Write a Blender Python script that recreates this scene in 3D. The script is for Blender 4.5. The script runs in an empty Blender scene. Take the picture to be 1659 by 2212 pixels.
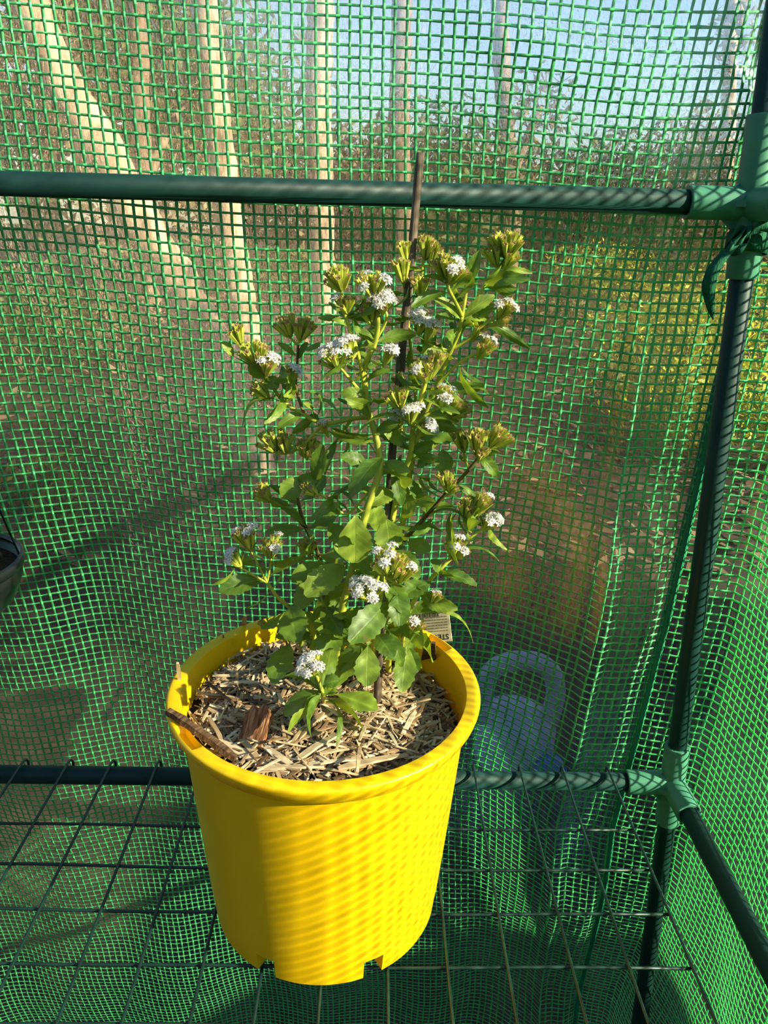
import bpy, math, random
import numpy as np
from mathutils import Vector, Matrix, Quaternion
from mathutils.noise import noise as pnoise

random.seed(7); np.random.seed(7)
SC = bpy.context.scene
COL = SC.collection
PI = math.pi

# ------------------------------------------------------------------ camera
FW, FH, FPX = 1659.0, 2212.0, 1675.2
PITCH, YAW, ROLL = 0.36892, 0.01873, 0.02507
CAM = Vector((0.2637, -0.4896, 0.4601))
_f = Vector((math.sin(YAW)*math.cos(PITCH), math.cos(YAW)*math.cos(PITCH), -math.sin(PITCH)))
_r = Vector((math.cos(YAW), -math.sin(YAW), 0.0))
_u = _r.cross(_f)
CR = _r*math.cos(ROLL) + _u*math.sin(ROLL)
CU = -_r*math.sin(ROLL) + _u*math.cos(ROLL)
CF = _f
cd = bpy.data.cameras.new('camera'); co = bpy.data.objects.new('camera', cd); COL.objects.link(co)
cd.sensor_fit = 'HORIZONTAL'; cd.sensor_width = 36.0; cd.lens = FPX/FW*36.0
cd.clip_start = 0.01; cd.clip_end = 300
M = Matrix((CR, CU, -CF)).transposed().to_4x4(); M.translation = CAM
co.matrix_world = M
SC.camera = co

def ray(px, py):
    return CF + CR*((px-FW/2)/FPX) - CU*((py-FH/2)/FPX)
def at_y(px, py, Y):
    d = ray(px, py); return CAM + d*((Y-CAM.y)/d.y)
def at_z(px, py, Z):
    d = ray(px, py); return CAM + d*((Z-CAM.z)/d.z)

# ------------------------------------------------------------------ world, sun, exposure
SUN_AZ, SUN_EL = math.radians(65), math.radians(28)     # azimuth to the right of the direction facing the camera
SUNDIR = Vector((math.sin(SUN_AZ)*math.cos(SUN_EL), -math.cos(SUN_AZ)*math.cos(SUN_EL), math.sin(SUN_EL)))
w = bpy.data.worlds.new('sky'); SC.world = w; w.use_nodes = True
nt = w.node_tree; nt.nodes.clear()
wo = nt.nodes.new('ShaderNodeOutputWorld'); bg = nt.nodes.new('ShaderNodeBackground')
sk = nt.nodes.new('ShaderNodeTexSky'); sk.sky_type = 'NISHITA'; sk.sun_disc = False
sk.sun_elevation = SUN_EL; sk.sun_rotation = math.atan2(SUNDIR.x, SUNDIR.y); sk.air_density = 1.0; sk.dust_density = 0.6; sk.ozone_density = 1.5
bg.inputs['Strength'].default_value = 0.125
nt.links.new(sk.outputs[0], bg.inputs[0]); nt.links.new(bg.outputs[0], wo.inputs[0])
sl = bpy.data.lights.new('sun', 'SUN'); sl.energy = 10.0; sl.angle = math.radians(0.8); sl.color = (1.0, 0.89, 0.68)
so = bpy.data.objects.new('sun', sl); COL.objects.link(so)
so.rotation_euler = SUNDIR.to_track_quat('Z', 'Y').to_euler(); so.location = (2, -1, 2)
SC.view_settings.view_transform = 'Standard'; SC.view_settings.look = 'None'
SC.view_settings.gamma = 1.0; SC.view_settings.use_curve_mapping = False
SC.view_settings.exposure = 1.0
SC.cycles.caustics_refractive = False; SC.cycles.caustics_reflective = False
SC.cycles.transparent_max_bounces = 12; SC.cycles.max_bounces = 6; SC.cycles.diffuse_bounces = 3; SC.cycles.glossy_bounces = 2; SC.cycles.transmission_bounces = 5
SC.cycles.use_denoising = True; SC.cycles.use_adaptive_sampling = True; SC.cycles.adaptive_threshold = 0.04; SC.cycles.adaptive_min_samples = 16

# ------------------------------------------------------------------ materials
def nodes(name):
    m = bpy.data.materials.new(name); m.use_nodes = True
    n = m.node_tree; n.nodes.clear()
    out = n.nodes.new('ShaderNodeOutputMaterial')
    return m, n, out
def ramp(n, stops):
    r = n.nodes.new('ShaderNodeValToRGB')
    el = r.color_ramp.elements
    while len(el) < len(stops): el.new(0.5)
    for e, (p, c) in zip(el, stops):
        e.position = p; e.color = (*c, 1)
    return r
def surface(name, stops, scale=(20, 20, 20), detail=4, rough=0.5, spec=0.5, bump=0.0, trans=0.0, tcol=None, src='noise', coat=0.0, rnd=None, alpha=1.0):
    """Principled with a noise-driven colour ramp; optional translucency, bump and per-object / per-island variation."""
    m, n, out = nodes(name)
    L = n.links.new
    tc = n.nodes.new('ShaderNodeTexCoord'); mp = n.nodes.new('ShaderNodeMapping'); mp.inputs['Scale'].default_value = scale
    L(tc.outputs['Object'], mp.inputs[0])
    no = n.nodes.new('ShaderNodeTexNoise'); no.inputs['Scale'].default_value = 1.0; no.inputs['Detail'].default_value = detail; no.inputs['Roughness'].default_value = .6
    L(mp.outputs[0], no.inputs['Vector'])
    fac = no.outputs[0]
    if rnd:
        if rnd[0] == 'object': g = n.nodes.new('ShaderNodeObjectInfo').outputs['Random']
        else: g = n.nodes.new('ShaderNodeNewGeometry').outputs['Random Per Island']
        mx = n.nodes.new('ShaderNodeMix'); mx.data_type = 'FLOAT'; mx.inputs[0].default_value = rnd[1]
        L(fac, mx.inputs[2]); L(g, mx.inputs[3]); fac = mx.outputs[0]
    rp = ramp(n, stops); L(fac, rp.inputs[0])
    p = n.nodes.new('ShaderNodeBsdfPrincipled'); L(rp.outputs[0], p.inputs['Base Color'])
    p.inputs['Roughness'].default_value = rough; p.inputs['Specular IOR Level'].default_value = spec; p.inputs['Coat Weight'].default_value = coat
    if bump:
        b = n.nodes.new('ShaderNodeBump'); b.inputs['Strength'].default_value = bump; b.inputs['Distance'].default_value = 0.002
        L(no.outputs[0], b.inputs['Height']); L(b.outputs[0], p.inputs['Normal'])
    last = p.outputs[0]
    if trans:
        t = n.nodes.new('ShaderNodeBsdfTranslucent')
        if tcol: t.inputs[0].default_value = (*tcol, 1)
        else: L(rp.outputs[0], t.inputs[0])
        ms = n.nodes.new('ShaderNodeMixShader'); ms.inputs[0].default_value = trans
        L(p.outputs[0], ms.inputs[1]); L(t.outputs[0], ms.inputs[2]); last = ms.outputs[0]
    L(last, out.inputs[0])
    return m

MAT = {}
MAT['thread'] = surface('green polyethylene tape', [(0.3, (0.13, 0.70, 0.25)), (0.7, (0.21, 0.88, 0.37))], (60, 60, 60), 2, 0.32, 0.6, trans=0.32, tcol=(0.10, 0.90, 0.22))
MAT['strap'] = surface('dark green webbing', [(0.3, (0.006, 0.07, 0.035)), (0.7, (0.015, 0.13, 0.065))], (900, 900, 120), 2, 0.8, 0.2, bump=0.3)
MAT['seam'] = surface('teal seam tape', [(0.3, (0.01, 0.20, 0.10)), (0.7, (0.02, 0.30, 0.16))], (80, 80, 500), 2, 0.6, 0.3, trans=0.2)
MAT['tube'] = surface('dark green coated steel tube', [(0.3, (0.004, 0.024, 0.021)), (0.7, (0.007, 0.036, 0.031))], (30, 30, 30), 3, 0.5, 0.22, bump=0.02)
MAT['joint'] = surface('sage green moulded plastic', [(0.3, (0.045, 0.185, 0.11)), (0.7, (0.06, 0.22, 0.135))], (60, 60, 60), 3, 0.45, 0.4, bump=0.03)
MAT['wire'] = surface('dark green coated wire', [(0.3, (0.004, 0.022, 0.015)), (0.7, (0.008, 0.034, 0.024))], (60, 60, 60), 2, 0.4, 0.5)
MAT['pot'] = surface('yellow moulded plastic', [(0.3, (0.92, 0.56, 0.002)), (0.7, (0.96, 0.62, 0.004))], (25, 25, 25), 4, 0.36, 0.45, bump=0.015, trans=0.10, tcol=(1.0, 0.40, 0.0))
MAT['soil'] = surface('dark potting soil', [(0.3, (0.012, 0.008, 0.005)), (0.7, (0.06, 0.038, 0.022))], (300, 300, 300), 5, 0.95, 0.1, bump=1.0)
MAT['straw'] = surface('dry straw mulch', [(0.12, (0.07, 0.038, 0.018)), (0.35, (0.27, 0.17, 0.085)), (0.6, (0.52, 0.37, 0.20)), (0.85, (0.74, 0.60, 0.40))], (90, 90, 90), 3, 0.75, 0.25, rnd=('island', 0.7), bump=0.1)
MAT['chip'] = surface('pale wood shaving', [(0.2, (0.28, 0.18, 0.09)), (0.5, (0.50, 0.36, 0.20)), (0.8, (0.68, 0.54, 0.34))], (260, 30, 200), 4, 0.75, 0.25, rnd=('object', 0.6), bump=0.3)
MAT['bark'] = surface('reddish bark chip', [(0.35, (0.07, 0.026, 0.011)), (0.5, (0.24, 0.10, 0.042)), (0.65, (0.42, 0.22, 0.10))], (600, 70, 200), 5, 0.85, 0.2, bump=0.8)
MAT['twig'] = surface('dark dry bark strip', [(0.3, (0.035, 0.018, 0.010)), (0.6, (0.14, 0.08, 0.04)), (0.8, (0.40, 0.27, 0.15))], (60, 500, 300), 4, 0.85, 0.2, bump=0.6)
MAT['stake'] = surface('weathered grey bamboo', [(0.3, (0.035, 0.026, 0.018)), (0.55, (0.12, 0.09, 0.058)), (0.8, (0.24, 0.185, 0.125))], (420, 420, 14), 5, 0.7, 0.3, bump=0.5)
def leaf_material():
    m, n, out = nodes('stevia leaf'); L = n.links.new
    def math_(op, a, b=None, c=None):
        k = n.nodes.new('ShaderNodeMath'); k.operation = op
        for i, x in enumerate((a, b, c)):
            if x is None: continue
            if isinstance(x, (int, float)): k.inputs[i].default_value = x
            else: L(x, k.inputs[i])
        return k.outputs[0]
    at1 = n.nodes.new('ShaderNodeAttribute'); at1.attribute_name = 'along'; at2 = n.nodes.new('ShaderNodeAttribute'); at2.attribute_name = 'across'
    al, ac = at1.outputs['Fac'], math_('ABSOLUTE', at2.outputs['Fac'])
    mid = math_('SUBTRACT', 1.0, math_('SMOOTH_MIN', math_('MULTIPLY', ac, 9.0), 1.0, 0.2))
    lat = math_('POWER', math_('ABSOLUTE', math_('SINE', math_('MULTIPLY', math_('SUBTRACT', al, math_('MULTIPLY', ac, 0.22)), 19.0))), 0.35)
    vein = math_('MAXIMUM', mid, math_('MULTIPLY', math_('SUBTRACT', 1.0, lat), 0.7))
    tc = n.nodes.new('ShaderNodeTexCoord'); no = n.nodes.new('ShaderNodeTexNoise'); no.inputs['Scale'].default_value = 75; no.inputs['Detail'].default_value = 4; L(tc.outputs['Object'], no.inputs['Vector'])
    oi = n.nodes.new('ShaderNodeObjectInfo')
    fac = math_('ADD', math_('MULTIPLY', no.outputs[0], 0.5), math_('MULTIPLY', oi.outputs['Random'], 0.5))
    rp = ramp(n, [(0.2, (0.045, 0.105, 0.010)), (0.5, (0.12, 0.205, 0.018)), (0.85, (0.27, 0.34, 0.035))]); L(fac, rp.inputs[0])
    mx = n.nodes.new('ShaderNodeMixRGB'); L(math_('MULTIPLY', vein, 0.22), mx.inputs[0]); L(rp.outputs[0], mx.inputs[1]); mx.inputs[2].default_value = (0.34, 0.46, 0.10, 1)
    sp = n.nodes.new('ShaderNodeTexNoise'); sp.inputs['Scale'].default_value = 130; sp.inputs['Detail'].default_value = 3; L(tc.outputs['Object'], sp.inputs['Vector'])
    br = ramp(n, [(0.66, (0, 0, 0)), (0.74, (1, 1, 1))]); L(sp.outputs[0], br.inputs[0])
    m2 = n.nodes.new('ShaderNodeMixRGB'); L(math_('MULTIPLY', br.outputs[0], 0.6), m2.inputs[0]); L(mx.outputs[0], m2.inputs[1]); m2.inputs[2].default_value = (0.16, 0.10, 0.04, 1)   # small brown blemishes
    p = n.nodes.new('ShaderNodeBsdfPrincipled'); L(m2.outputs[0], p.inputs['Base Color']); p.inputs['Roughness'].default_value = 0.46; p.inputs['Specular IOR Level'].default_value = 0.4
    bu = n.nodes.new('ShaderNodeBump'); bu.inputs['Strength'].default_value = 0.5; bu.inputs['Distance'].default_value = 0.0006; L(math_('SUBTRACT', no.outputs[0], math_('MULTIPLY', vein, 0.35)), bu.inputs['Height']); L(bu.outputs[0], p.inputs['Normal'])
    t = n.nodes.new('ShaderNodeBsdfTranslucent'); t.inputs[0].default_value = (0.46, 0.62, 0.025, 1)
    ms = n.nodes.new('ShaderNodeMixShader'); ms.inputs[0].default_value = 0.24; L(p.outputs[0], ms.inputs[1]); L(t.outputs[0], ms.inputs[2]); L(ms.outputs[0], out.inputs[0])
    return m
MAT['leaf'] = leaf_material()
MAT['stem'] = surface('yellow green stem', [(0.2, (0.30, 0.36, 0.03)), (0.6, (0.50, 0.52, 0.05)), (0.9, (0.60, 0.56, 0.08))], (120, 120, 30), 3, 0.5, 0.4, rnd=('object', 0.3))
MAT['stem_brown'] = surface('brown woody stem', [(0.3, (0.085, 0.05, 0.018)), (0.7, (0.17, 0.14, 0.03))], (120, 120, 30), 3, 0.6, 0.3)
MAT['bract'] = surface('green flower bract', [(0.2, (0.46, 0.54, 0.06)), (0.6, (0.66, 0.70, 0.11)), (0.9, (0.78, 0.78, 0.24))], (250, 250, 60), 3, 0.5, 0.4, trans=0.3, rnd=('object', 0.4))
MAT['spent'] = surface('brown withered floret', [(0.2, (0.30, 0.15, 0.07)), (0.55, (0.56, 0.35, 0.19)), (0.85, (0.78, 0.62, 0.42))], (600, 600, 600), 3, 0.8, 0.2, trans=0.2)
MAT['petal'] = surface('white petal', [(0.3, (0.80, 0.76, 0.70)), (0.8, (0.88, 0.86, 0.82))], (300, 300, 300), 2, 0.55, 0.3, trans=0.3)
MAT['tag'] = surface('cream plastic label', [(0.3, (0.72, 0.66, 0.44)), (0.7, (0.78, 0.72, 0.50))], (40, 40, 40), 2, 0.4, 0.4, trans=0.15)
MAT['ink'] = surface('black print', [(0.3, (0.02, 0.018, 0.015)), (0.7, (0.03, 0.026, 0.02))], (40, 40, 40), 2, 0.5, 0.3)
MAT['ink_soft'] = surface('small grey print', [(0.3, (0.22, 0.18, 0.11)), (0.7, (0.30, 0.25, 0.16))], (40, 40, 40), 2, 0.5, 0.3)
MAT['black_plastic'] = surface('black pot plastic', [(0.3, (0.006, 0.007, 0.007)), (0.7, (0.014, 0.016, 0.016))], (40, 40, 40), 3, 0.3, 0.5, bump=0.05)
MAT['ground'] = surface('bare brown soil and leaf mulch', [(0.3, (0.008, 0.0065, 0.005)), (0.5, (0.026, 0.020, 0.014)), (0.75, (0.085, 0.058, 0.036))], (9, 9, 9), 8, 0.95, 0.1, bump=1.0)
MAT['litter'] = surface('dry leaf litter', [(0.0, (0.02, 0.012, 0.007)), (0.55, (0.085, 0.052, 0.03)), (0.85, (0.20, 0.135, 0.08)), (1, (0.34, 0.25, 0.16))], (3, 3, 3), 2, 0.85, 0.2, rnd=('island', 0.85))
MAT['trunk'] = surface('pale smooth tree bark', [(0.30, (0.10, 0.062, 0.038)), (0.46, (0.34, 0.235, 0.15)), (0.62, (0.60, 0.46, 0.31))], (14, 14, 3.0), 6, 0.85, 0.2, bump=1.0)
MAT['trunk_dark'] = surface('brown rough tree bark', [(0.28, (0.07, 0.042, 0.026)), (0.55, (0.22, 0.145, 0.095)), (0.8, (0.42, 0.31, 0.21))], (12, 12, 2.5), 6, 0.9, 0.2, bump=1.0)
MAT['foliage'] = surface('olive shrub leaf', [(0.0, (0.025, 0.040, 0.012)), (0.5, (0.085, 0.11, 0.028)), (1, (0.20, 0.22, 0.06))], (3, 3, 3), 2, 0.6, 0.3, trans=0.3, rnd=('island', 0.8))
MAT['foliage_dry'] = surface('dry brown green leaf', [(0.0, (0.05, 0.035, 0.018)), (0.5, (0.15, 0.125, 0.05)), (1, (0.32, 0.26, 0.13))], (3, 3, 3), 2, 0.7, 0.3, trans=0.25, rnd=('island', 0.8))
MAT['lime'] = surface('yellow green grassy leaf', [(0.0, (0.10, 0.13, 0.015)), (0.5, (0.27, 0.30, 0.03)), (1, (0.46, 0.45, 0.07))], (3, 3, 3), 2, 0.6, 0.3, trans=0.35, rnd=('island', 0.8))
MAT['yellow_flower'] = surface('yellow blossom', [(0.0, (0.55, 0.46, 0.01)), (0.6, (0.80, 0.72, 0.02)), (1, (0.92, 0.86, 0.12))], (3, 3, 3), 2, 0.6, 0.3, trans=0.3, rnd=('island', 0.8))
MAT['orange_flower'] = surface('amber marigold petal', [(0.0, (0.55, 0.24, 0.004)), (0.6, (0.80, 0.42, 0.01)), (1, (0.92, 0.58, 0.03))], (3, 3, 3), 2, 0.6, 0.3, trans=0.3, rnd=('island', 0.8))
MAT['brick'] = surface('red brown paver', [(0.3, (0.10, 0.035, 0.02)), (0.7, (0.21, 0.08, 0.048))], (40, 40, 40), 5, 0.9, 0.2, bump=0.5)
MAT['jug'] = surface('pale blue white plastic', [(0.3, (0.42, 0.48, 0.72)), (0.7, (0.56, 0.60, 0.80))], (12, 12, 12), 3, 0.35, 0.5, trans=0.2)
MAT['jug_cap'] = surface('bright blue plastic', [(0.3, (0.02, 0.11, 0.48)), (0.7, (0.03, 0.15, 0.58))], (12, 12, 12), 3, 0.4, 0.5)

def film_material(refr):
    m, n, out = nodes('clear crinkled polyethylene film'); L = n.links.new
    tc = n.nodes.new('ShaderNodeTexCoord'); mp = n.nodes.new('ShaderNodeMapping'); mp.inputs['Scale'].default_value = (420, 420, 170)
    L(tc.outputs['Object'], mp.inputs[0])
    no = n.nodes.new('ShaderNodeTexNoise'); no.inputs['Scale'].default_value = 1; no.inputs['Detail'].default_value = 3; no.inputs['Distortion'].default_value = 1.2
    L(mp.outputs[0], no.inputs['Vector'])
    b = n.nodes.new('ShaderNodeBump'); b.inputs['Strength'].default_value = 0.8; b.inputs['Distance'].default_value = 0.003; L(no.outputs[0], b.inputs['Height'])
    tr = n.nodes.new('ShaderNodeBsdfTransparent'); tr.inputs[0].default_value = (0.93, 0.97, 0.94, 1)
    rf = n.nodes.new('ShaderNodeBsdfRefraction'); rf.inputs['IOR'].default_value = 1.15; rf.inputs['Roughness'].default_value = 0.02; rf.inputs[0].default_value = (0.95, 0.98, 0.96, 1); L(b.outputs[0], rf.inputs['Normal'])
    gl = n.nodes.new('ShaderNodeBsdfGlossy'); gl.inputs['Roughness'].default_value = 0.05
    b2 = n.nodes.new('ShaderNodeBump'); b2.inputs['Strength'].default_value = 0.25; b2.inputs['Distance'].default_value = 0.002; L(no.outputs[0], b2.inputs['Height']); L(b2.outputs[0], gl.inputs['Normal'])
    tl = n.nodes.new('ShaderNodeBsdfTranslucent'); tl.inputs[0].default_value = (0.8, 0.9, 0.85, 1)
    a = n.nodes.new('ShaderNodeMixShader'); a.inputs[0].default_value = refr; L(tr.outputs[0], a.inputs[1]); L(rf.outputs[0], a.inputs[2])
    c = n.nodes.new('ShaderNodeMixShader'); c.inputs[0].default_value = 0.012; L(a.outputs[0], c.inputs[1]); L(tl.outputs[0], c.inputs[2])
    d = n.nodes.new('ShaderNodeMixShader'); d.inputs[0].default_value = 0.11; L(c.outputs[0], d.inputs[1]); L(gl.outputs[0], d.inputs[2])
    L(d.outputs[0], out.inputs[0])
    return m
MAT['film'] = film_material(0.48); MAT['film_side'] = film_material(0.08)

# ------------------------------------------------------------------ helpers
def link(name, me, mats, parent=None):
    o = bpy.data.objects.new(name, me); COL.objects.link(o)
    if me is not None:
        for m in (mats if isinstance(mats, (list, tuple)) else [mats]): me.materials.append(MAT[m])
    if parent is not None: o.parent = parent
    return o
def tag(o, label=None, cat=None, group=None, kind=None):
    if label: o['label'] = label
    if cat: o['category'] = cat
    if group: o['group'] = group
    if kind: o['kind'] = kind
    return o
def empty(name, label, cat, loc=(0, 0, 0), group=None, kind=None):
    o = bpy.data.objects.new(name, None); COL.objects.link(o); o.location = loc; o.empty_display_size = 0.02
    return tag(o, label, cat, group, kind)
def mesh(name, v, f, smooth=True, mi=None):
    me = bpy.data.meshes.new(name); me.from_pydata([tuple(p) for p in v], [], f)
    if mi is not None: me.polygons.foreach_set('material_index', mi)
    if smooth: me.polygons.foreach_set('use_smooth', [True]*len(me.polygons))
    me.update(); return me
def local(o, v):
    """Move world-space vertices into the frame of parent o (Empties are only translated)."""
    t = Vector(o.location); return [Vector(p)-t for p in v]
class MB:
    def __init__(s): s.v = []; s.f = []; s.m = []
    def add(s, v, f, mi=0):
        k = len(s.v); s.v += [Vector(p) for p in v]; s.f += [tuple(i+k for i in q) for q in f]; s.m += [mi]*len(f)
    def build(s, name, mats, parent=None, smooth=True, world=True):
        v = local(parent, s.v) if (parent is not None and world) else s.v
        return link(name, mesh(name, v, s.f, smooth, s.m), mats, parent)
def frames(pts):
    pts = [Vector(p) for p in pts]; n = len(pts); T = []
    for i in range(n):
        t = pts[min(i+1, n-1)]-pts[max(i-1, 0)]
        T.append(t.normalized() if t.length > 1e-9 else Vector((0, 0, 1)))
    a = T[0].orthogonal().normalized(); F = []
    for t in T:
        a = (a-t*a.dot(t)); a = a.normalized() if a.length > 1e-6 else t.orthogonal().normalized()
        F.append((a.copy(), t.cross(a)))
    return pts, F
def tube(pts, rad, n=10, cap=True):
    pts, F = frames(pts); v = []; f = []
    if not hasattr(rad, '__len__'): rad = [rad]*len(pts)
    for p, (a, b), r in zip(pts, F, rad):
        for k in range(n):
            t = 2*PI*k/n; v.append(p+a*(r*math.cos(t))+b*(r*math.sin(t)))
    for i in range(len(pts)-1):
        for k in range(n):
            k2 = (k+1) % n; f.append((i*n+k, i*n+k2, (i+1)*n+k2, (i+1)*n+k))
    if cap:
        f.append(tuple(range(n-1, -1, -1))); f.append(tuple((len(pts)-1)*n+k for k in range(n)))
    return v, f
def smooth_path(ctrl, n=6):
    """Catmull-Rom through control points."""
    P = [Vector(p) for p in ctrl]; P = [P[0]*2-P[1]]+P+[P[-1]*2-P[-2]]; out = []
    for i in range(1, len(P)-2):
        for k in range(n):
            t = k/n; a, b, c, d = P[i-1:i+3]
            out.append(0.5*((2*b)+(c-a)*t+(2*a-5*b+4*c-d)*t*t+(3*b-a-3*c+d)*t**3))
    out.append(P[-2]); return out
def box(c, ex, ey, ez):
    c = Vector(c); ex, ey, ez = Vector(ex), Vector(ey), Vector(ez)
    v = [c+ex*sx+ey*sy+ez*sz for sx in (-1, 1) for sy in (-1, 1) for sz in (-1, 1)]
    return v, [(0, 1, 3, 2), (4, 6, 7, 5), (0, 4, 5, 1), (2, 3, 7, 6), (0, 2, 6, 4), (1, 5, 7, 3)]
def lathe(prof, n=64, c=(0, 0, 0), zfun=None):
    v = []; f = []
    for (r, z) in prof:
        for k in range(n):
            t = 2*PI*k/n; v.append(Vector((c[0]+r*math.sin(t), c[1]-r*math.cos(t), c[2]+z)))   # t=0 faces the camera side
    for i in range(len(prof)-1):
        for k in range(n):
            k2 = (k+1) % n; f.append((i*n+k, i*n+k2, (i+1)*n+k2, (i+1)*n+k))
    return v, f
def sstep(a, b, x):
    t = min(1, max(0, (x-a)/(b-a))); return t*t*(3-2*t)

# ------------------------------------------------------------------ ground outside
GZ = -0.65
def ground_mesh():
    n = 70; v = []; f = []
    for j in range(n+1):
        for i in range(n+1):
            sx, sy = (i/n*2-1), (j/n*2-1)
            x = 40*math.copysign(abs(sx)**2.2, sx); y = 6+42*math.copysign(abs(sy)**2.2, sy)
            v.append((x, y, GZ+0.03*pnoise(Vector((x*1.3, y*1.3, 0)))+0.02*pnoise(Vector((x*4, y*4, 3)))-0.03))
    for j in range(n):
        for i in range(n): f.append((j*(n+1)+i, j*(n+1)+i+1, (j+1)*(n+1)+i+1, (j+1)*(n+1)+i))
    return mesh('floor', v, f)
FLOOR = tag(link('floor', ground_mesh(), 'ground'), 'bare brown garden soil outside the greenhouse', kind='structure')

# ------------------------------------------------------------------ greenhouse frame
YB, ZU, ZL, TR = 0.068, 0.471, -0.010, 0.0080
def post_x(z): return 0.538-0.047*z
FR = empty('greenhouse_rack', 'dark green tubular greenhouse rack with sage green plastic corner joints', 'rack', (0.538, YB, GZ))
def rod(name, a, b, r=TR, mat='tube', n=20):
    m = MB(); m.add(*tube([a, b], r, n)); return m.build(name, mat, FR)
rod('rail', (-0.75, YB, ZU+0.002), (post_x(ZU), YB, ZU))
rod('rail', (-0.75, YB, ZL), (post_x(ZL), YB, ZL))
rod('post', (post_x(GZ-.02), YB, GZ-.02), (post_x(0.98), YB, 0.98))
rod('side_rail', (post_x(ZL), YB, ZL), (post_x(ZL)+0.004, -0.62, ZL))
rod('side_rail', (post_x(ZU), YB, ZU), (post_x(ZU)+0.016, -0.62, ZU))
def joint(z, up, down, left, front):
    x = post_x(z); m = MB(); R = 0.0108
    def sleeve(a, b, r=R):
        a, b = Vector(a), Vector(b); d = (b-a).normalized()
        v, f = tube([a, b-d*0.0015, b-d*0.0004, b, b, b-d*0.006], [r, r*1.0, r*0.98, r*0.95, TR*1.02, TR*1.02], 28, cap=False); m.add(v, f)
    sleeve((x, YB, z), (post_x(z+up), YB, z+up)); sleeve((x, YB, z), (post_x(z-down), YB, z-down))
    sleeve((x, YB, z), (x-left, YB, z)); sleeve((x, YB, z), (x, YB-front, z))
    # moulded webs where the sleeves meet
    for (p, q_) in (((x-0.030, YB, z), (post_x(z-0.028), YB, z-0.028)), ((x-0.028, YB, z), (post_x(z+.02), YB, z+0.020)), ((x, YB-0.028, z), (post_x(z-0.026), YB, z-0.026)), ((x, YB-.026, z), (x-.026, YB, z))):
        v, f = [], []
        a, b, c = Vector((x, YB, z)), Vector(p), Vector(q_)
        nrm = (b-a).cross(c-a).normalized()*0.0022
        v = [a+nrm, b+nrm, c+nrm, a-nrm, b-nrm, c-nrm]; f = [(0, 1, 2), (5, 4, 3), (1, 4, 5, 2), (0, 3, 4, 1), (2, 5, 3, 0)]
        m.add(v, f)
    o = m.build('corner_joint', 'joint', FR)
    for p in o.data.polygons: p.use_smooth = len(p.vertices) == 4
    me = o.data; me.set_sharp_from_angle(angle=math.radians(50)) if hasattr(me, 'set_sharp_from_angle') else None
    return o
joint(ZU, 0.054, 0.048, 0.044, 0.044)
joint(ZL, 0.040, 0.044, 0.042, 0.040)

# ------------------------------------------------------------------ greenhouse cover: film, woven threads, seam, tie
PITCHM = 0.0076
def wall_y(z, x=0.2):
    return YB+0.018+0.075*max(0, 0.45-z)/0.45
def pull(z): return 0.8*0.075*max(0, 0.45-z)/0.45*(1-0.75*sstep(-0.05, -0.5, z))      # cover drawn in towards the post at the corner
def corner_y(z): return wall_y(z)-pull(z)
_sx, _sz = [], []
for _p in ((1652, 200), (1640, 300), (1588, 690), (1548, 850), (1440, 1330), (1320, 1790), (1260, 2100), (1240, 2212)):
    _Y = .1
    for _ in range(25): _q = at_y(*_p, _Y); _Y = corner_y(_q.z)
    _sx.append(_q.x); _sz.append(_q.z)
def corner(z): return float(np.interp(z, _sz[::-1], _sx[::-1]))
def back_pt(u, v):
    """u: width coordinate in metres, v: height."""
    xc = corner(v)
    x = u*xc/0.535 if u > 0 else u
    x += 0.13*(v-0.45)*sstep(0.28, 0.50, u)*(1-sstep(.50, .535, u))*sstep(.3, .5, v) - 0.035*(v-0.45)*sstep(0.25, -0.1, u)
    z = v + 0.005*math.sin(7.5*x+1.0) + 0.0025*math.sin(19*x+4*v) + .008*math.sin(5*x+3.1)*sstep(.2, .6, v)
    y = wall_y(v)
    fold = 0.0055*math.sin(2*PI*(3.3*x+0.5*v)+.6) + 0.0035*math.sin(2*PI*(2.6*v-1.1*x)) + 0.004*math.sin(2*PI*(6.1*x-0.7*v)+1.0)*sstep(.5, -.1, v)
    fold += 0.0022*pnoise(Vector((x*16, v*11, 2.7)))*2 + 0.006*pnoise(Vector((x*5, v*5, 8.1)))
    amp = 0.45+1.1*min(1, abs(v-0.47)/0.25)
    y += fold*amp*0.9
    # vertical crease beside the corner seam
    cx = u-(0.478-.02*(v)); y -= 0.010*math.exp(-(cx/0.0075)**2)*sstep(.55, .2, v)
    y -= 0.012*math.exp(-((v-.56+.22*(u-.43))/0.012)**2)*sstep(.30, .45, u)      # slanting crease near the top right
    y = max(y, YB+0.0100+ .001) if abs(v-ZU) < .03 or abs(v-ZL) < .03 else y
    y -= pull(v)*sstep(.395, .505, u)
    y = max(y, YB+0.0115)
    y = y*(1-sstep(.515, .535, u)) + corner_y(v)*sstep(.515, .535, u)
    return (x, y, z)
def right_pt(s, v):
    """s: distance from the corner seam along the side wall, which first swings out round the post."""
    x0, y0 = corner(v), corner_y(v)
    xr = 0.5715+0.018*max(0, -v)
    leg = xr-x0+0.006
    t = sstep(0, leg*1.25, s)
    x = x0+(xr-x0)*t; y = y0-0.22*min(s, leg)-max(0, s-leg)
    z = v+0.004*math.sin(9*s+1)+0.10*s*s-.03*s
    b = 0.006*math.sin(2*PI*(3.1*s+0.8*v)+.4)+0.004*math.sin(2*PI*(2.2*v-1.3*s)+2)+0.006*pnoise(Vector((s*14, v*10, 5.5)))
    x += (b+.006)*sstep(leg, leg+.1, s)*(0.3+.7*min(1, abs(v-ZU)/.1))
    if y < YB+.016: x = max(x, post_x(z)+.0125)
    return (x, y, z)
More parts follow.
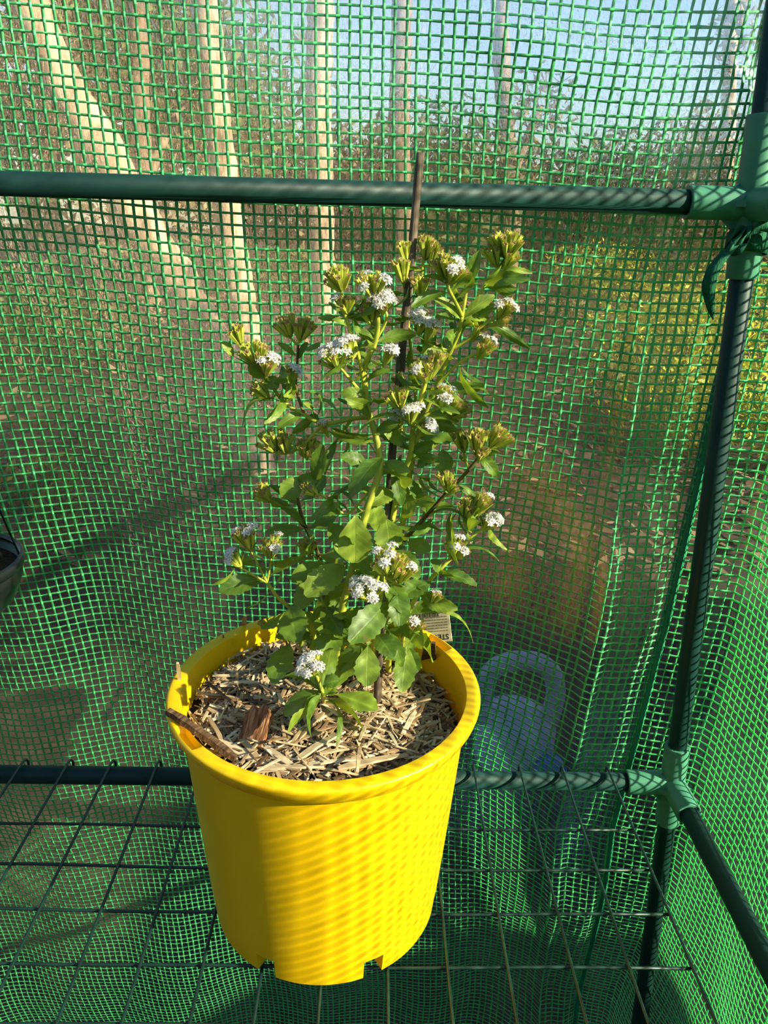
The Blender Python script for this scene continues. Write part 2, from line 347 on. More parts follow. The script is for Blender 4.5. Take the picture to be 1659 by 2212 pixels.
def grid_pts(fn, us, vs):
    return np.array([[fn(u, v) for v in vs] for u in us])      # [u, v, 3]
def normals(G):
    du = np.gradient(G, axis=0); dv = np.gradient(G, axis=1); n = np.cross(du, dv)
    return n/np.linalg.norm(n, axis=2, keepdims=True), du/np.linalg.norm(du, axis=2, keepdims=True), dv/np.linalg.norm(dv, axis=2, keepdims=True)
def film_mesh(name, G):
    a, b = G.shape[:2]; idx = np.arange(a*b).reshape(a, b)
    f = np.stack([idx[:-1, :-1], idx[1:, :-1], idx[1:, 1:], idx[:-1, 1:]], -1).reshape(-1, 4)
    return mesh(name, G.reshape(-1, 3), f.tolist())
def strips(name, P, side, nrm, w, th):
    """P [n threads, m points, 3] -> closed flat tapes."""
    n, m = P.shape[:2]
    w = w*(1+0.16*np.random.randn(n, m, 1)).clip(.55, 1.5) if np.isscalar(w) else w
    c = [P+side*w/2+nrm*th/2, P-side*w/2+nrm*th/2, P-side*w/2-nrm*th/2, P+side*w/2-nrm*th/2]
    V = np.stack(c, 2)                                   # n, m, 4, 3
    idx = np.arange(n*m*4).reshape(n, m, 4); F = []
    for k in range(4):
        k2 = (k+1) % 4
        F.append(np.stack([idx[:, :-1, k], idx[:, 1:, k], idx[:, 1:, k2], idx[:, :-1, k2]], -1).reshape(-1, 4))
    F = np.concatenate(F)
    me = bpy.data.meshes.new(name)
    me.vertices.add(n*m*4); me.vertices.foreach_set('co', V.reshape(-1).astype(np.float32))
    me.loops.add(len(F)*4); me.loops.foreach_set('vertex_index', F.reshape(-1).astype(np.int32))
    me.polygons.add(len(F)); me.polygons.foreach_set('loop_start', np.arange(0, len(F)*4, 4, dtype=np.int32))
    me.polygons.foreach_set('use_smooth', [True]*len(F)) if False else None
    me.update(); me.validate(); return me
CVB = empty('wall_back', 'back of the clear plastic greenhouse cover reinforced with bright green square mesh', None, (0.2, 0.2, GZ), kind='structure')
CVR = empty('wall_right', 'side of the clear plastic greenhouse cover reinforced with bright green square mesh', None, (0.57, -0.2, GZ), kind='structure')
def panel(fn, U, V, flip, CV, wh=0.0016, wv=0.0019, film='film'):
    us = np.arange(0, U[1]-U[0]+1e-6, PITCHM)+U[0]; vs = np.arange(V[0], V[1], PITCHM)
    G = grid_pts(fn, us, vs); N, DU, DV = normals(G)
    if flip: N = -N
    off = np.array(CV.location)
    alt = ((np.add.outer(np.arange(len(us)), np.arange(len(vs))) % 2)*2-1)[..., None]
    jit = 0.00035
    H = (G-off+N*(0.00032*alt)+DV*jit*np.random.randn(1, len(vs), 1)).transpose(1, 0, 2)    # threads along u
    side_h = np.cross(N, DU).transpose(1, 0, 2)
    o = link('horizontal_threads', strips('horizontal_threads', H, side_h, N.transpose(1, 0, 2), wh, 0.0004), 'thread', CV); tag(o, kind='stuff')
    Vt = G-off-N*(0.00032*alt)+DU*jit*np.random.randn(len(us), 1, 1)
    o = link('vertical_threads', strips('vertical_threads', Vt, np.cross(N, DV), N, wv, 0.0004), 'thread', CV); tag(o, kind='stuff')
    link('film', film_mesh('film', G-off+N*(-0.0004)), film, CV)
panel(back_pt, (-0.455, 0.535), (GZ, 0.86), True, CVB)
panel(right_pt, (0.004, 0.70), (GZ, 0.86), True, CVR, 0.0018, 0.0013, 'film_side')
def seam():
    m = MB()
    vs = np.linspace(GZ, 0.86, 120); v = []; f = []
    for z in vs:
        c = Vector((corner(z), corner_y(z), z)); a = Vector((-0.004, 0.001, 0)); b = Vector((0.001, -0.0045, 0))
        for p in (c+a, c+Vector((-.001, -.0012, 0)), c+b, c+b+Vector((.001, .0005, 0)), c+Vector((.0006, .0006, 0)), c+a+Vector((0, .001, 0))): v.append(p)
    for i in range(len(vs)-1):
        for k in range(6):
            k2 = (k+1) % 6; f.append((i*6+k, i*6+k2, (i+1)*6+k2, (i+1)*6+k))
    m.add(v, f); m.build('corner_seam', 'seam', CVB)
seam()
def ribbon(path, w, wd, th=0.0008):
    """Flat ribbon: path of points, per-point width direction."""
    v = []; f = []
    for p, d, ww in zip(path, wd, w):
        p = Vector(p); d = Vector(d).normalized()
        v += [p-d*ww/2, p+d*ww/2]
    n = len(path)
    nv = []
    for i in range(n):
        t = (Vector(path[min(i+1, n-1)])-Vector(path[max(i-1, 0)])).normalized(); nn = t.cross(Vector(wd[i]).normalized())*th
        nv += [v[2*i]+nn, v[2*i+1]+nn]
    k = 2*n; v = v+nv
    for i in range(n-1):
        a = 2*i; f += [(a, a+1, a+3, a+2), (k+a+2, k+a+3, k+a+1, k+a), (a, a+2, k+a+2, k+a), (a+1, k+a+1, k+a+3, a+3)]
    e = 2*(n-1); f += [(0, k, k+1, 1), (e, e+1, k+e+1, k+e)]
    return v, f
def tie():
    m = MB(); x = post_x(0.43); zc = at_y(1610, 520, YB-.012).z
    for j, (dz, til) in enumerate(((0.002, .25), (-0.002, -.2), (0.0, .05))):       # wraps round the joint
        pts = []; wd = []
        for k in range(33):
            t = 2*PI*k/32; r = 0.0122+0.0006*j
            pts.append((x+r*math.cos(t), YB+r*math.sin(t), zc+dz+til*0.012*math.sin(t+j))); wd.append((0, 0, 1))
        m.add(*ribbon(pts, [0.011]*33, wd))
    kn = at_y(1590, 520, YB-0.016)                                                  # knot
    for a in range(3):
        pts = [kn+Vector((0.006*math.cos(t+a), -0.002+.003*math.sin(2*t), 0.006*math.sin(t+a*2))) for t in np.linspace(0, 2*PI, 14)]
        m.add(*ribbon(pts, [0.008]*14, [(0.3, -0.2, 1)]*14))
    tail = smooth_path([at_y(1596, 522, YB-.016), at_y(1570, 545, YB-.02), at_y(1543, 580, YB-.022), at_y(1531, 620, YB-.02), at_y(1536, 668, YB-.018), at_y(1541, 690, YB-.018)], 5)
    wdt = np.interp(np.linspace(0, 1, len(tail)), [0, .2, .6, .85, 1], [.007, .010, .009, .004, .001])
    m.add(*ribbon(tail, wdt, [Vector((1, -.35, .45)).lerp(Vector((.9, -.5, -.1)), i/len(tail)) for i in range(len(tail))]))
    tail = smooth_path([at_y(1600, 520, YB-.017), at_y(1625, 498, YB-.02), at_y(1650, 488, YB-.02), at_y(1680, 500, YB-.018), at_y(1692, 530, YB-.018)], 5)
    m.add(*ribbon(tail, [.007]*len(tail), [Vector((.25, -.2, 1))]*len(tail)))
    o = m.build('tie_strap', 'strap', CVB); o['label'] = 'dark green webbing tie knotted round the post joint'
tie()

# ------------------------------------------------------------------ wire shelf
SH = empty('wire_shelf', 'dark green wire grid shelf hooked over the frame rails', 'shelf', (0.24, -0.15, ZL))
WR = 0.00115
def sag(x, y):
    d = math.hypot((x-0.238)/0.2, (y+0.06)/0.2); return -0.0022*math.exp(-d*d)
for k in range(-11, 13):
    x = k*0.04+random.uniform(-0.0016, 0.0016)
    bend = random.uniform(-0.002, 0.002)
    p = [(x+bend*math.sin(j/14*PI), -0.46+j*(0.46+YB-0.009)/14, WR*1.2+sag(x, -0.46+j*(0.46+YB-.009)/14)) for j in range(15)]
    p += [(x, YB+0.002, 0.0012), (x+.0005, YB+0.0075, 0.0005), (x+0.001, YB+0.0105, -0.004), (x+0.001, YB+0.0100, -0.011), (x+.001, YB+.0085, -0.015)]
    m = MB(); m.add(*tube(p, WR, 6)); m.build('wire', 'wire', SH)
for k in range(0, 12):
    y = -k*0.0406+random.uniform(-0.0007, 0.0007)
    p = [(-0.45+j*(0.932)/20, y+0.0006*math.sin(j*1.3+k), -WR*0.7+sag(-0.45+j*.932/20, y)) for j in range(21)]
    m = MB(); m.add(*tube(p, WR, 6)); m.build('wire', 'wire', SH)

# ------------------------------------------------------------------ yellow pot
PC = Vector((0.2365, -0.060, 0.0)); PH, PR, PRB = 0.172, 0.1005, 0.0785
POT = empty('flower_pot', 'bright yellow plastic pot with notched base standing on the wire shelf', 'flower pot', PC+Vector((0, 0, 0.0015)))
def pot_parts():
    zo = POT.location.z
    # body: tapered wall with rectangular drainage notches in the foot
    N = 224; notch = [math.radians(-26+360/7*i) for i in range(7)]
    def innotch(t):
        return any(abs((t-c+PI) % (2*PI)-PI) < math.radians(5.2) for c in notch)
    zs = [0.0, 0.0155, 0.03, 0.06, 0.10, 0.14, 0.1625]
    def rad(z): return PRB+(0.0918-PRB)*(z/0.1585)**0.92
    TH = 0.0022; v = []; f = []
    for lay in (0, 1):
        for z in zs:
            for k in range(N):
                t = 2*PI*k/N; r = rad(z)-TH*lay
                v.append(Vector((r*math.sin(t), -r*math.cos(t), z)))
    J = len(zs)
    def I(l, j, k): return l*J*N+j*N+k % N
    for k in range(N):
        cut = innotch(2*PI*(k+.5)/N); cut2 = innotch(2*PI*(k+1.5)/N)
        for j in range(J-1):
            if j == 0 and cut: continue
            f.append((I(0, j, k), I(0, j, k+1), I(0, j+1, k+1), I(0, j+1, k))); f.append((I(1, j, k+1), I(1, j, k), I(1, j+1, k), I(1, j+1, k+1)))
        j0 = 1 if cut else 0
        f.append((I(1, j0, k), I(1, j0, k+1), I(0, j0, k+1), I(0, j0, k)))
        if cut != cut2:
            f.append((I(0, 0, k+1), I(0, 1, k+1), I(1, 1, k+1), I(1, 0, k+1)))
            # notch cheeks run inwards under the pot
            b = len(v); t = 2*PI*(k+1)/N
            for (z, rr) in ((0, rad(0)-TH), (0.0155, rad(.0155)-TH), (0.0155, rad(0)-0.016), (0.0, rad(0)-0.010)): v.append(Vector((rr*math.sin(t), -rr*math.cos(t), z)))
            f.append((b, b+1, b+2, b+3))
    m = MB(); m.add(v, f); o = m.build('body', 'pot', POT, world=False); o.data.set_sharp_from_angle(angle=math.radians(40))
    # base plate
    v, f = lathe([(0.001, 0.0155), (PRB-0.015, 0.0155), (PRB-0.0015, 0.0155)], 96); m = MB(); m.add(v, f); m.build('base', 'pot', POT, world=False)
    # rim: rolled lip with shallow hand slots in its top
    prof = [(0.0915, 0.1520), (0.0925, 0.1508), (0.0945, 0.1512), (0.0958, 0.1535), (0.0975, 0.1570), (0.0992, 0.1622), (0.1001, 0.1668), (0.1003, 0.1694), (0.0998, 0.1713), (0.0985, 0.1722), (0.0962, 0.1722), (0.0942, 0.1719), (0.0925, 0.1716), (0.0915, 0.1712), (0.0908, 0.1698), (0.0900, 0.1650), (0.0893, 0.1585), (0.0890, 0.152)]
    prof = [(r, .1722-(.1722-z)*.64 if r > .0912 else z) for r, z in prof]
    v, f = lathe(prof, 256); n = 256
    slots = [math.radians(a) for a in (-54, 126)]
    for (s_) in slots:
        for k in range(n):
            t = 2*PI*k/n; d = abs((t-s_+PI) % (2*PI)-PI)
            if d < math.radians(6.5):
                for i in (10, 11, 12): v[i*n+k].z -= 0.0055
            elif d < math.radians(8.5):
                for i in (10, 11, 12): v[i*n+k].z -= 0.0006
    # small moulding steps
    m = MB(); m.add(v, f); o = m.build('rim', 'pot', POT, world=False); o.data.set_sharp_from_angle(angle=math.radians(45))
    # root ball seen through the notches
    v, f = lathe([(0.001, 0.004), (0.050, 0.0045), (PRB-0.0125, 0.006), (PRB-0.0115, 0.0155)], 90)
    for p in v:
        q = pnoise(p*160); p.x *= 1+0.03*q; p.y *= 1+0.03*q; p.z += 0.0015*pnoise(p*220)
    m = MB(); m.add(v, f); m.build('root_ball', 'soil', POT, world=False)
pot_parts()

# mulch surface inside the pot
def mulch_z(x, y):
    dx, dy = x-PC.x, y-PC.y; r = math.hypot(dx, dy)
    z = 0.1540+0.006*(1-(r/0.09)**2) + 0.004*pnoise(Vector((x*28, y*28, 1.0)))
    z -= 0.010*sstep(0.02, 0.085, dx+dy*.6)          # lower towards the back right
    z += 0.004*sstep(0.0, -.07, dy)*sstep(.05, -.03, dx)
    return z
SOIL = empty('mulch_bed', 'bed of dry straw mulch filling the yellow pot', 'mulch', (PC.x, PC.y, 0.148))
def soil():
    v = []; f = []; nr, nt_ = 16, 72
    for i in range(nr+1):
        for k in range(nt_):
            r = 0.0893*i/nr; t = 2*PI*k/nt_; x = PC.x+r*math.cos(t); y = PC.y+r*math.sin(t); v.append(Vector((x, y, mulch_z(x, y)-0.003)))
    for i in range(nr):
        for k in range(nt_):
            k2 = (k+1) % nt_; f.append((i*nt_+k, i*nt_+k2, (i+1)*nt_+k2, (i+1)*nt_+k))
    m = MB(); m.add(v, f); m.build('soil_surface', 'soil', SOIL)
soil()
def straw_piece(m, c, d, L, wd, th, n=3, curl=0.0, up=Vector((0, 0, 1))):
    d = Vector(d).normalized(); s = d.cross(up).normalized(); u = s.cross(d).normalized(); v = []; f = []
    for i in range(n+1):
        t = i/n-.5; p = Vector(c)+d*(L*t)+u*(curl*L*(0.25-t*t)); ww = wd*(0.55+0.45*math.cos(t*2.4)) if random.random() < .6 else wd
        v += [p-s*ww/2-u*th/2, p+s*ww/2-u*th/2, p+s*ww/2*.8+u*th/2, p-s*ww/2*.8+u*th/2]
    for i in range(n):
        for k in range(4):
            k2 = (k+1) % 4; f.append((i*4+k, i*4+k2, (i+1)*4+k2, (i+1)*4+k))
    f += [(3, 2, 1, 0), (n*4, n*4+1, n*4+2, n*4+3)]
    m.add(v, f)
def inside(p, R=0.0885): return math.hypot(p.x-PC.x, p.y-PC.y) < R
def straw_field():
    m = MB(); R = random.Random(3)
    for i in range(2600):
        r = 0.086*math.sqrt(R.random()); t = R.random()*2*PI; x, y = PC.x+r*math.cos(t), PC.y+r*math.sin(t)
        L = R.uniform(0.007, 0.028) if R.random() < .82 else R.uniform(.028, .046)
        a = R.random()*2*PI; d = Vector((math.cos(a), math.sin(a), R.gauss(0, 0.16)))
        c = Vector((x, y, mulch_z(x, y)+R.uniform(-0.0015, 0.0042)))
        if not (inside(c+d*L*.5) and inside(c-d*L*.5)): continue
        random.seed(i); straw_piece(m, c, d, L, R.choice((R.uniform(0.0005, 0.0014), R.uniform(.0014, .0028))), R.uniform(0.0003, 0.0008), 2, R.uniform(-.25, .25))
    o = m.build('straw_layer', 'straw', SOIL, smooth=False); tag(o, kind='stuff')
straw_field()

# single larger shavings that can be picked out of the bed
def one_chip(name, a, b, wd, th, mat, label, cat, group=None, bend=0.0, n=5, jag=.25, twist=0.0, seed=0):
    R = random.Random(seed); a, b = Vector(a), Vector(b); d = b-a; L = d.length; dn = d.normalized()
    s = dn.cross(Vector((0, 0, 1))); s = s.normalized() if s.length > 1e-4 else Vector((1, 0, 0)); u = s.cross(dn)
    org = a.copy(); v = []; f = []
    for i in range(n+1):
        t = i/n; p = a+d*t+u*(bend*L*(t-t*t)*4)
        w1 = wd*(1-jag*R.random()); w2 = wd*(1-jag*R.random())
        if i in (0, n): w1 *= R.uniform(.25, 1); w2 *= R.uniform(.25, 1)
        c_, s_ = math.cos(twist*t), math.sin(twist*t); ss = s*c_+u*s_; uu = u*c_-s*s_
        v += [p-ss*w1/2-uu*th/2, p+ss*w2/2-uu*th/2, p+ss*w2*.42+uu*th/2, p-ss*w1*.42+uu*th/2]
    for i in range(n):
        for k in range(4):
            k2 = (k+1) % 4; f.append((i*4+k, i*4+k2, (i+1)*4+k2, (i+1)*4+k))
    f += [(3, 2, 1, 0), (n*4, n*4+1, n*4+2, n*4+3)]
    # local frame: long axis on Y so the grain follows the piece
    rot = Matrix((s, dn, u)).transposed(); inv = rot.transposed()
    me = mesh(name, [inv @ (p-org) for p in v], f, False)
    o = link(name, me, mat); o.matrix_world = Matrix.Translation(org) @ rot.to_4x4()
    return tag(o, label, cat, group)
def mz(px, py, lift=0.002):
    p = at_z(px, py, 0.158)
    for _ in range(4): p = at_z(px, py, mulch_z(p.x, p.y)+lift)
    return p
G_CH = 'pale wood shavings lying on the mulch'
chips = [((470, 1600), (625, 1668), 26), ((515, 1592), (560, 1640), 14), ((555, 1660), (700, 1655), 16), ((640, 1640), (745, 1580), 18), ((690, 1628), (790, 1612), 10),
         ((660, 1655), (770, 1640), 12), ((730, 1660), (880, 1630), 20), ((605, 1550), (640, 1575), 14), ((700, 1540), (645, 1600), 12), ((860, 1560), (930, 1500), 20), ((905, 1530), (870, 1585), 12),
         ((800, 1600), (860, 1655), 9), ((835, 1625), (935, 1600), 10), ((500, 1540), (555, 1555), 12), ((475, 1480), (560, 1475), 10), ((435, 1500), (520, 1510), 12), ((540, 1490), (600, 1455), 14),
         ((480, 1430), (545, 1400), 9), ((560, 1410), (610, 1385), 10), ((430, 1460), (470, 1440), 8), ((900, 1460), (960, 1490), 12), ((920, 1510), (985, 1520), 8), ((945, 1560), (895, 1615), 10),
         ((770, 1560), (830, 1580), 9), ((800, 1540), (775, 1600), 8), ((880, 1480), (930, 1455), 10), ((600, 1610), (700, 1580), 8), ((570, 1615), (640, 1660), 15), ((450, 1550), (480, 1600), 10),
         ((820, 1510), (870, 1530), 8), ((620, 1480), (600, 1530), 10), ((520, 1650), (560, 1600), 7), ((980, 1470), (950, 1440), 8), ((640, 1400), (690, 1420), 9), ((510, 1560), (450, 1530), 9), ((850, 1420), (900, 1440), 9)]
for i, (a, b, wpx) in enumerate(chips):
    R = random.Random(i+50); A = mz(*a, lift=R.uniform(.0030, .0055)); B = mz(*b, lift=R.uniform(.0030, .0060))
    one_chip('wood_shaving', A, B, wpx/3000.0, R.uniform(.0007, .0014), 'chip', 'pale tan wood shaving lying on the straw mulch', 'wood shaving', G_CH, R.uniform(-.03, .06), 5, .35, R.uniform(-.5, .5), i)
# named single pieces
def bark_chip():
    c = mz(556, 1582, .004); R = random.Random(2); v = []; f = []
    pr = [(-.014, -.0085), (-.0135, .0005), (-.0128, .0088), (.004, .0092), (.0125, .0062), (.0105, .0015), (.0145, -.0020), (.0085, -.0080)]
    ax, ay = Vector((.25, .80, .55)).normalized(), Vector((1, -.2, .05)).normalized(); az = ax.cross(ay).normalized()
    if az.z < 0: az = -az; ay = -ay
    for h in (-.0025, .0, .0025):
        for (a, b) in pr: v.append((b*(1-.12*abs(h)/.0025)+R.uniform(-.0006, .0006), a, h+R.uniform(-.0008, .0008)))
    for j in range(2):
        for k in range(8): f.append((j*8+k, j*8+(k+1) % 8, (j+1)*8+(k+1) % 8, (j+1)*8+k))
    f += [tuple(range(7, -1, -1)), tuple(range(16, 24))]
    o = link('bark_chip', mesh('bark_chip', v, f, False), 'bark'); o.matrix_world = Matrix.Translation(c+Vector((0, 0, .004))) @ Matrix((ay, ax, az)).transposed().to_4x4()
    tag(o, 'chunky reddish brown bark chip standing in the front of the mulch', 'bark chip')
bark_chip()
zr = PH+0.0022
a = at_z(362, 1536, zr+.004); b = mz(508, 1640, .005)
one_chip('bark_strip', a, b, .0062, .0035, 'twig', 'long dark bark strip resting on the pot rim beside the hand slot', 'bark strip', None, .03, 9, .4, .3, 5)
a = at_z(383, 1432, zr+.022); b = mz(400, 1520, .000)
one_chip('straw_stalk', mz(392, 1510, .0), at_z(384, 1432, zr+.016), .0030, .0010, 'chip', 'upright pale straw stalk leaning on the inside of the rim', 'straw', None, .02, 5, .3, .2, 6)
a = mz(778, 1612, .004)
one_chip('straw_stalk', a, at_z(772, 1668, zr+.0015), .0026, .0006, 'chip', 'thin straw blade hanging over the front of the rim', 'straw', None, .05, 6, .3, .4, 7)
one_chip('bark_chip', mz(920, 1436, .0), at_z(926, 1398, .180), .0085, .003, 'twig', 'flat dark bark chip standing upright at the inner rim wall', 'bark chip', None, .0, 4, .15, .1, 8)
one_chip('bark_chip', mz(938, 1450, .0), at_z(936, 1388, .186), .0040, .002, 'twig', 'narrow dark bark sliver standing upright at the inner rim wall', 'bark chip', None, .0, 4, .2, .2, 9)
one_chip('straw_stalk', mz(932, 1478, .0), mz(935, 1470, .022), .0018, .0008, 'chip', 'short pale straw standing up in front of the bark slivers', 'straw', None, .02, 4, .2, .2, 10)
one_chip('straw_stalk', mz(524, 1378, .004), at_z(529, 1330, zr+.012), .0040, .0009, 'chip', 'broad torn straw blade standing at the back of the mulch', 'straw', None, .02, 5, .5, .3, 11)
one_chip('straw_stalk', mz(480, 1420, .0), at_z(483, 1372, zr+.002), .0020, .0008, 'chip', 'thin grey straw leaning on the back of the rim', 'straw', None, .02, 5, .2, .3, 12)

# ------------------------------------------------------------------ bamboo stake
def stake():
    Y0 = -0.030
    pts = [at_y(816, 1490, -0.058), at_y(826, 1290, -.052), at_y(846, 1000, -.044), at_y(868, 760, -.038), at_y(888, 560, -.034), at_y(908, 330, Y0)]
    a, b = pts[0], pts[-1]
    pts = smooth_path(pts, 8); m = MB(); n = len(pts)
    d = (pts[1]-pts[0]).normalized(); pts = [pts[0]-d*0.02]+pts
    rad = [0.0027]+[0.0027-0.0004*i/n+0.00012*math.sin(i*1.7) for i in range(n)]
    for k in (11, 24, 33): 
        if k < len(rad): rad[k] += .0004
    rad[-1] *= .96
    m.add(*tube(pts, rad, 12)); o = m.build('bamboo_stake', 'stake')
    tag(o, 'thin weathered grey bamboo stake rising through the plant', 'stake')
stake()

# ------------------------------------------------------------------ stevia plant
PLANT_Y = -0.055
def P(px, py, dy=0.0): return at_y(px, py, PLANT_Y+dy)
PL = empty('stevia_plant', 'leafy green stevia plant with clusters of tiny white and brown flowers', 'plant', (PC.x, PC.y, 0.157))
stem_pts = []                      # (point, radius) samples of all branches, for joining leaves and clusters
nodes_ = []                        # (point, tangent) where filler leaves may sprout
def stem(ctrl, r0, r1, mat='stem', leafy=True):
    c = [P(*p) for p in ctrl]; path = smooth_path(c, 6); n = len(path)
    rad = [r0+(r1-r0)*i/(n-1) for i in range(n)]
    m = MB(); m.add(*tube(path, rad, 8)); m.build('stem', mat, PL)
    acc = 0.0
    for i, p in enumerate(path):
        stem_pts.append(p)
        if i and leafy:
            acc += (p-path[i-1]).length
            if acc > 0.017: acc = 0.0; nodes_.append((p, (p-path[i-1]).normalized()))
B0 = mz(735, 1475, -.004)
def base_at(px, py):
    p = mz(px, py, -.006); return p
def stem_from_soil(pxy, ctrl, r0, r1, mat='stem', leafy=True):
    b = base_at(*pxy); q = CAM; 
    global _extra; c = [b]+[P(*p) for p in ctrl]; path = smooth_path(c, 6); n = len(path)
    rad = [r0+(r1-r0)*i/(n-1) for i in range(n)]
    m = MB(); m.add(*tube(path, rad, 9)); m.build('stem', mat, PL); acc = 0.0
    for i, p in enumerate(path):
        stem_pts.append(p)
        if i and leafy:
            acc += (p-path[i-1]).length
            if acc > 0.017: acc = 0.0; nodes_.append((p, (p-path[i-1]).normalized()))
# main stems
stem_from_soil((725, 1455), [(728, 1385, -.012), (740, 1315, -.016), (766, 1210, -.018), (793, 1100, -.016), (820, 1015, -.012), (812, 940, -.008), (793, 880, -.006), (787, 802, -.006), (797, 770, -.008), (811, 735, -.01), (816, 690, -.012), (805, 635, -.012)], .0026, .0013)
stem_from_soil((800, 1470), [(815, 1330, .0), (835, 1200, .006), (850, 1110, .006), (869, 1026, .0), (886, 985, -.004), (893, 922, -.008), (911, 855, -.012), (922, 815, -.014)], .0022, .0012)
stem_from_soil((838, 1468), [(845, 1330, .012), (862, 1190, .016), (880, 1060, .016), (905, 930, .014), (945, 830, .008), (975, 755, .004), (990, 719, .0), (998, 683, -.004)], .0021, .0012)
stem_from_soil((690, 1460), [(672, 1350, .006), (630, 1315, .004), (600, 1290, .002), (577, 1258, .0)], .0016, .0011)
stem_from_soil((860, 1450), [(880, 1330, .004), (915, 1270, .0), (955, 1225, -.004), (975, 1205, -.004)], .0017, .0012)
stem_from_soil((705, 1440), [(700, 1300, .02), (691, 1210, .018), (662, 1143, .014), (650, 1110, .012), (640, 1060, .010)], .0016, .0010, 'stem_brown')
stem_from_soil((700, 1520), [(698, 1500, -.045), (690, 1475, -.046), (680, 1452, -.046)], .0013, .0009)
# side branches
stem([(787, 830, -.006), (772, 760, -.010), (752, 700, -.014), (740, 665, -.014)], .0012, .0009)
stem([(790, 860, -.006), (765, 830, -.010), (735, 795, -.012), (715, 775, -.014)], .0010, .0007)
stem([(812, 735, -.01), (835, 690, -.012), (830, 665, -.012)], .0009, .0007)
stem([(800, 900, -.004), (760, 905, .0), (700, 915, .002), (657, 896, .002), (618, 872, .0), (590, 838, -.002), (570, 805, -.004)], .0014, .0009)
stem([(618, 872, .0), (618, 850, .0), (622, 832, .0)], .0007, .0006)
stem([(657, 896, .002), (640, 840, .006), (642, 790, .008), (644, 745, .008)], .0009, .0007, 'stem_brown')
stem([(893, 922, -.008), (878, 900, -.012), (863, 878, -.014)], .0010, .0007)
stem([(893, 922, -.008), (920, 897, -.006), (944, 879, -.004), (955, 868, -.004)], .0010, .0007)
stem([(998, 683, -.004), (985, 655, -.010), (971, 628, -.014), (965, 610, -.014)], .0011, .0008)
stem([(998, 683, -.004), (1004, 650, -.004), (1008, 620, -.004), (1010, 605, -.004)], .0011, .0008)
stem([(975, 755, .004), (1010, 690, .01), (1050, 610, .012), (1075, 580, .012), (1095, 555, .012)], .0013, .0008)
stem([(975, 755, .004), (1010, 735, .002), (1040, 705, .0), (1065, 690, .0), (1080, 680, .0)], .0010, .0007)
stem([(945, 830, .008), (985, 790, .006), (1015, 770, .004), (1040, 762, .002)], .0010, .0007)
stem([(905, 930, .014), (925, 760, .020), (918, 650, .022), (912, 590, .022), (915, 560, .022)], .0013, .0008)
stem([(905, 930, .014), (890, 780, .02), (880, 680, .02), (872, 620, .02)], .0010, .0008)
stem([(872, 1168, .012), (922, 1113, .008), (966, 1064, .004), (1013, 1015, .0), (1036, 987, .0), (1060, 965, .0)], .0014, .0009, 'stem_brown')
stem([(922, 1113, .008), (965, 1098, .004), (1000, 1110, .0), (1010, 1120, .0)], .0009, .0007)
stem([(955, 1225, -.004), (1000, 1175, -.002), (1040, 1145, .0), (1055, 1138, .0)], .0009, .0007)
stem([(1013, 1015, .0), (1005, 990, .002), (1000, 970, .002)], .0008, .0006)
stem([(966, 1064, .004), (962, 1060, .0), (965, 1052, -.002)], .0007, .0006)
stem([(577, 1258, .0), (555, 1247, -.002), (523, 1228, -.004)], .0009, .0007)
stem([(577, 1258, .0), (565, 1235, -.002), (547, 1198, -.004)], .0009, .0007)
stem([(577, 1258, .0), (583, 1225, .0), (586, 1203, .0)], .0007, .0006)
stem([(662, 1143, .014), (625, 1105, .010), (598, 1082, .008), (580, 1075, .008)], .0009, .0007, 'stem_brown')
stem([(691, 1210, .018), (676, 1200, .012), (668, 1192, .010)], .0008, .0006)
stem([(800, 1060, -.012), (750, 1110, -.004), (715, 1082, -.006), (690, 1068, -.008)], .0009, .0007)
stem([(760, 905, .0), (720, 960, .008), (690, 985, .010), (660, 985, .010)], .0010, .0007)
stem([(700, 915, .002), (650, 965, .008), (615, 980, .010), (590, 975, .010)], .0010, .0007)
stem([(850, 1110, .006), (835, 1240, -.02), (838, 1245, -.028)], .0010, .0008, leafy=False)
stem([(835, 1200, .006), (800, 1290, -.03), (790, 1292, -.034)], .0009, .0007, leafy=False)
stem([(880, 1330, .004), (900, 1360, -.008), (905, 1365, -.01)], .0009, .0007, leafy=False)
stem([(915, 1270, .0), (935, 1300, -.004), (940, 1298, -.006)], .0008, .0006, leafy=False)
stem([(630, 1315, .004), (595, 1340, .0), (580, 1345, .0)], .0008, .0006, leafy=False)

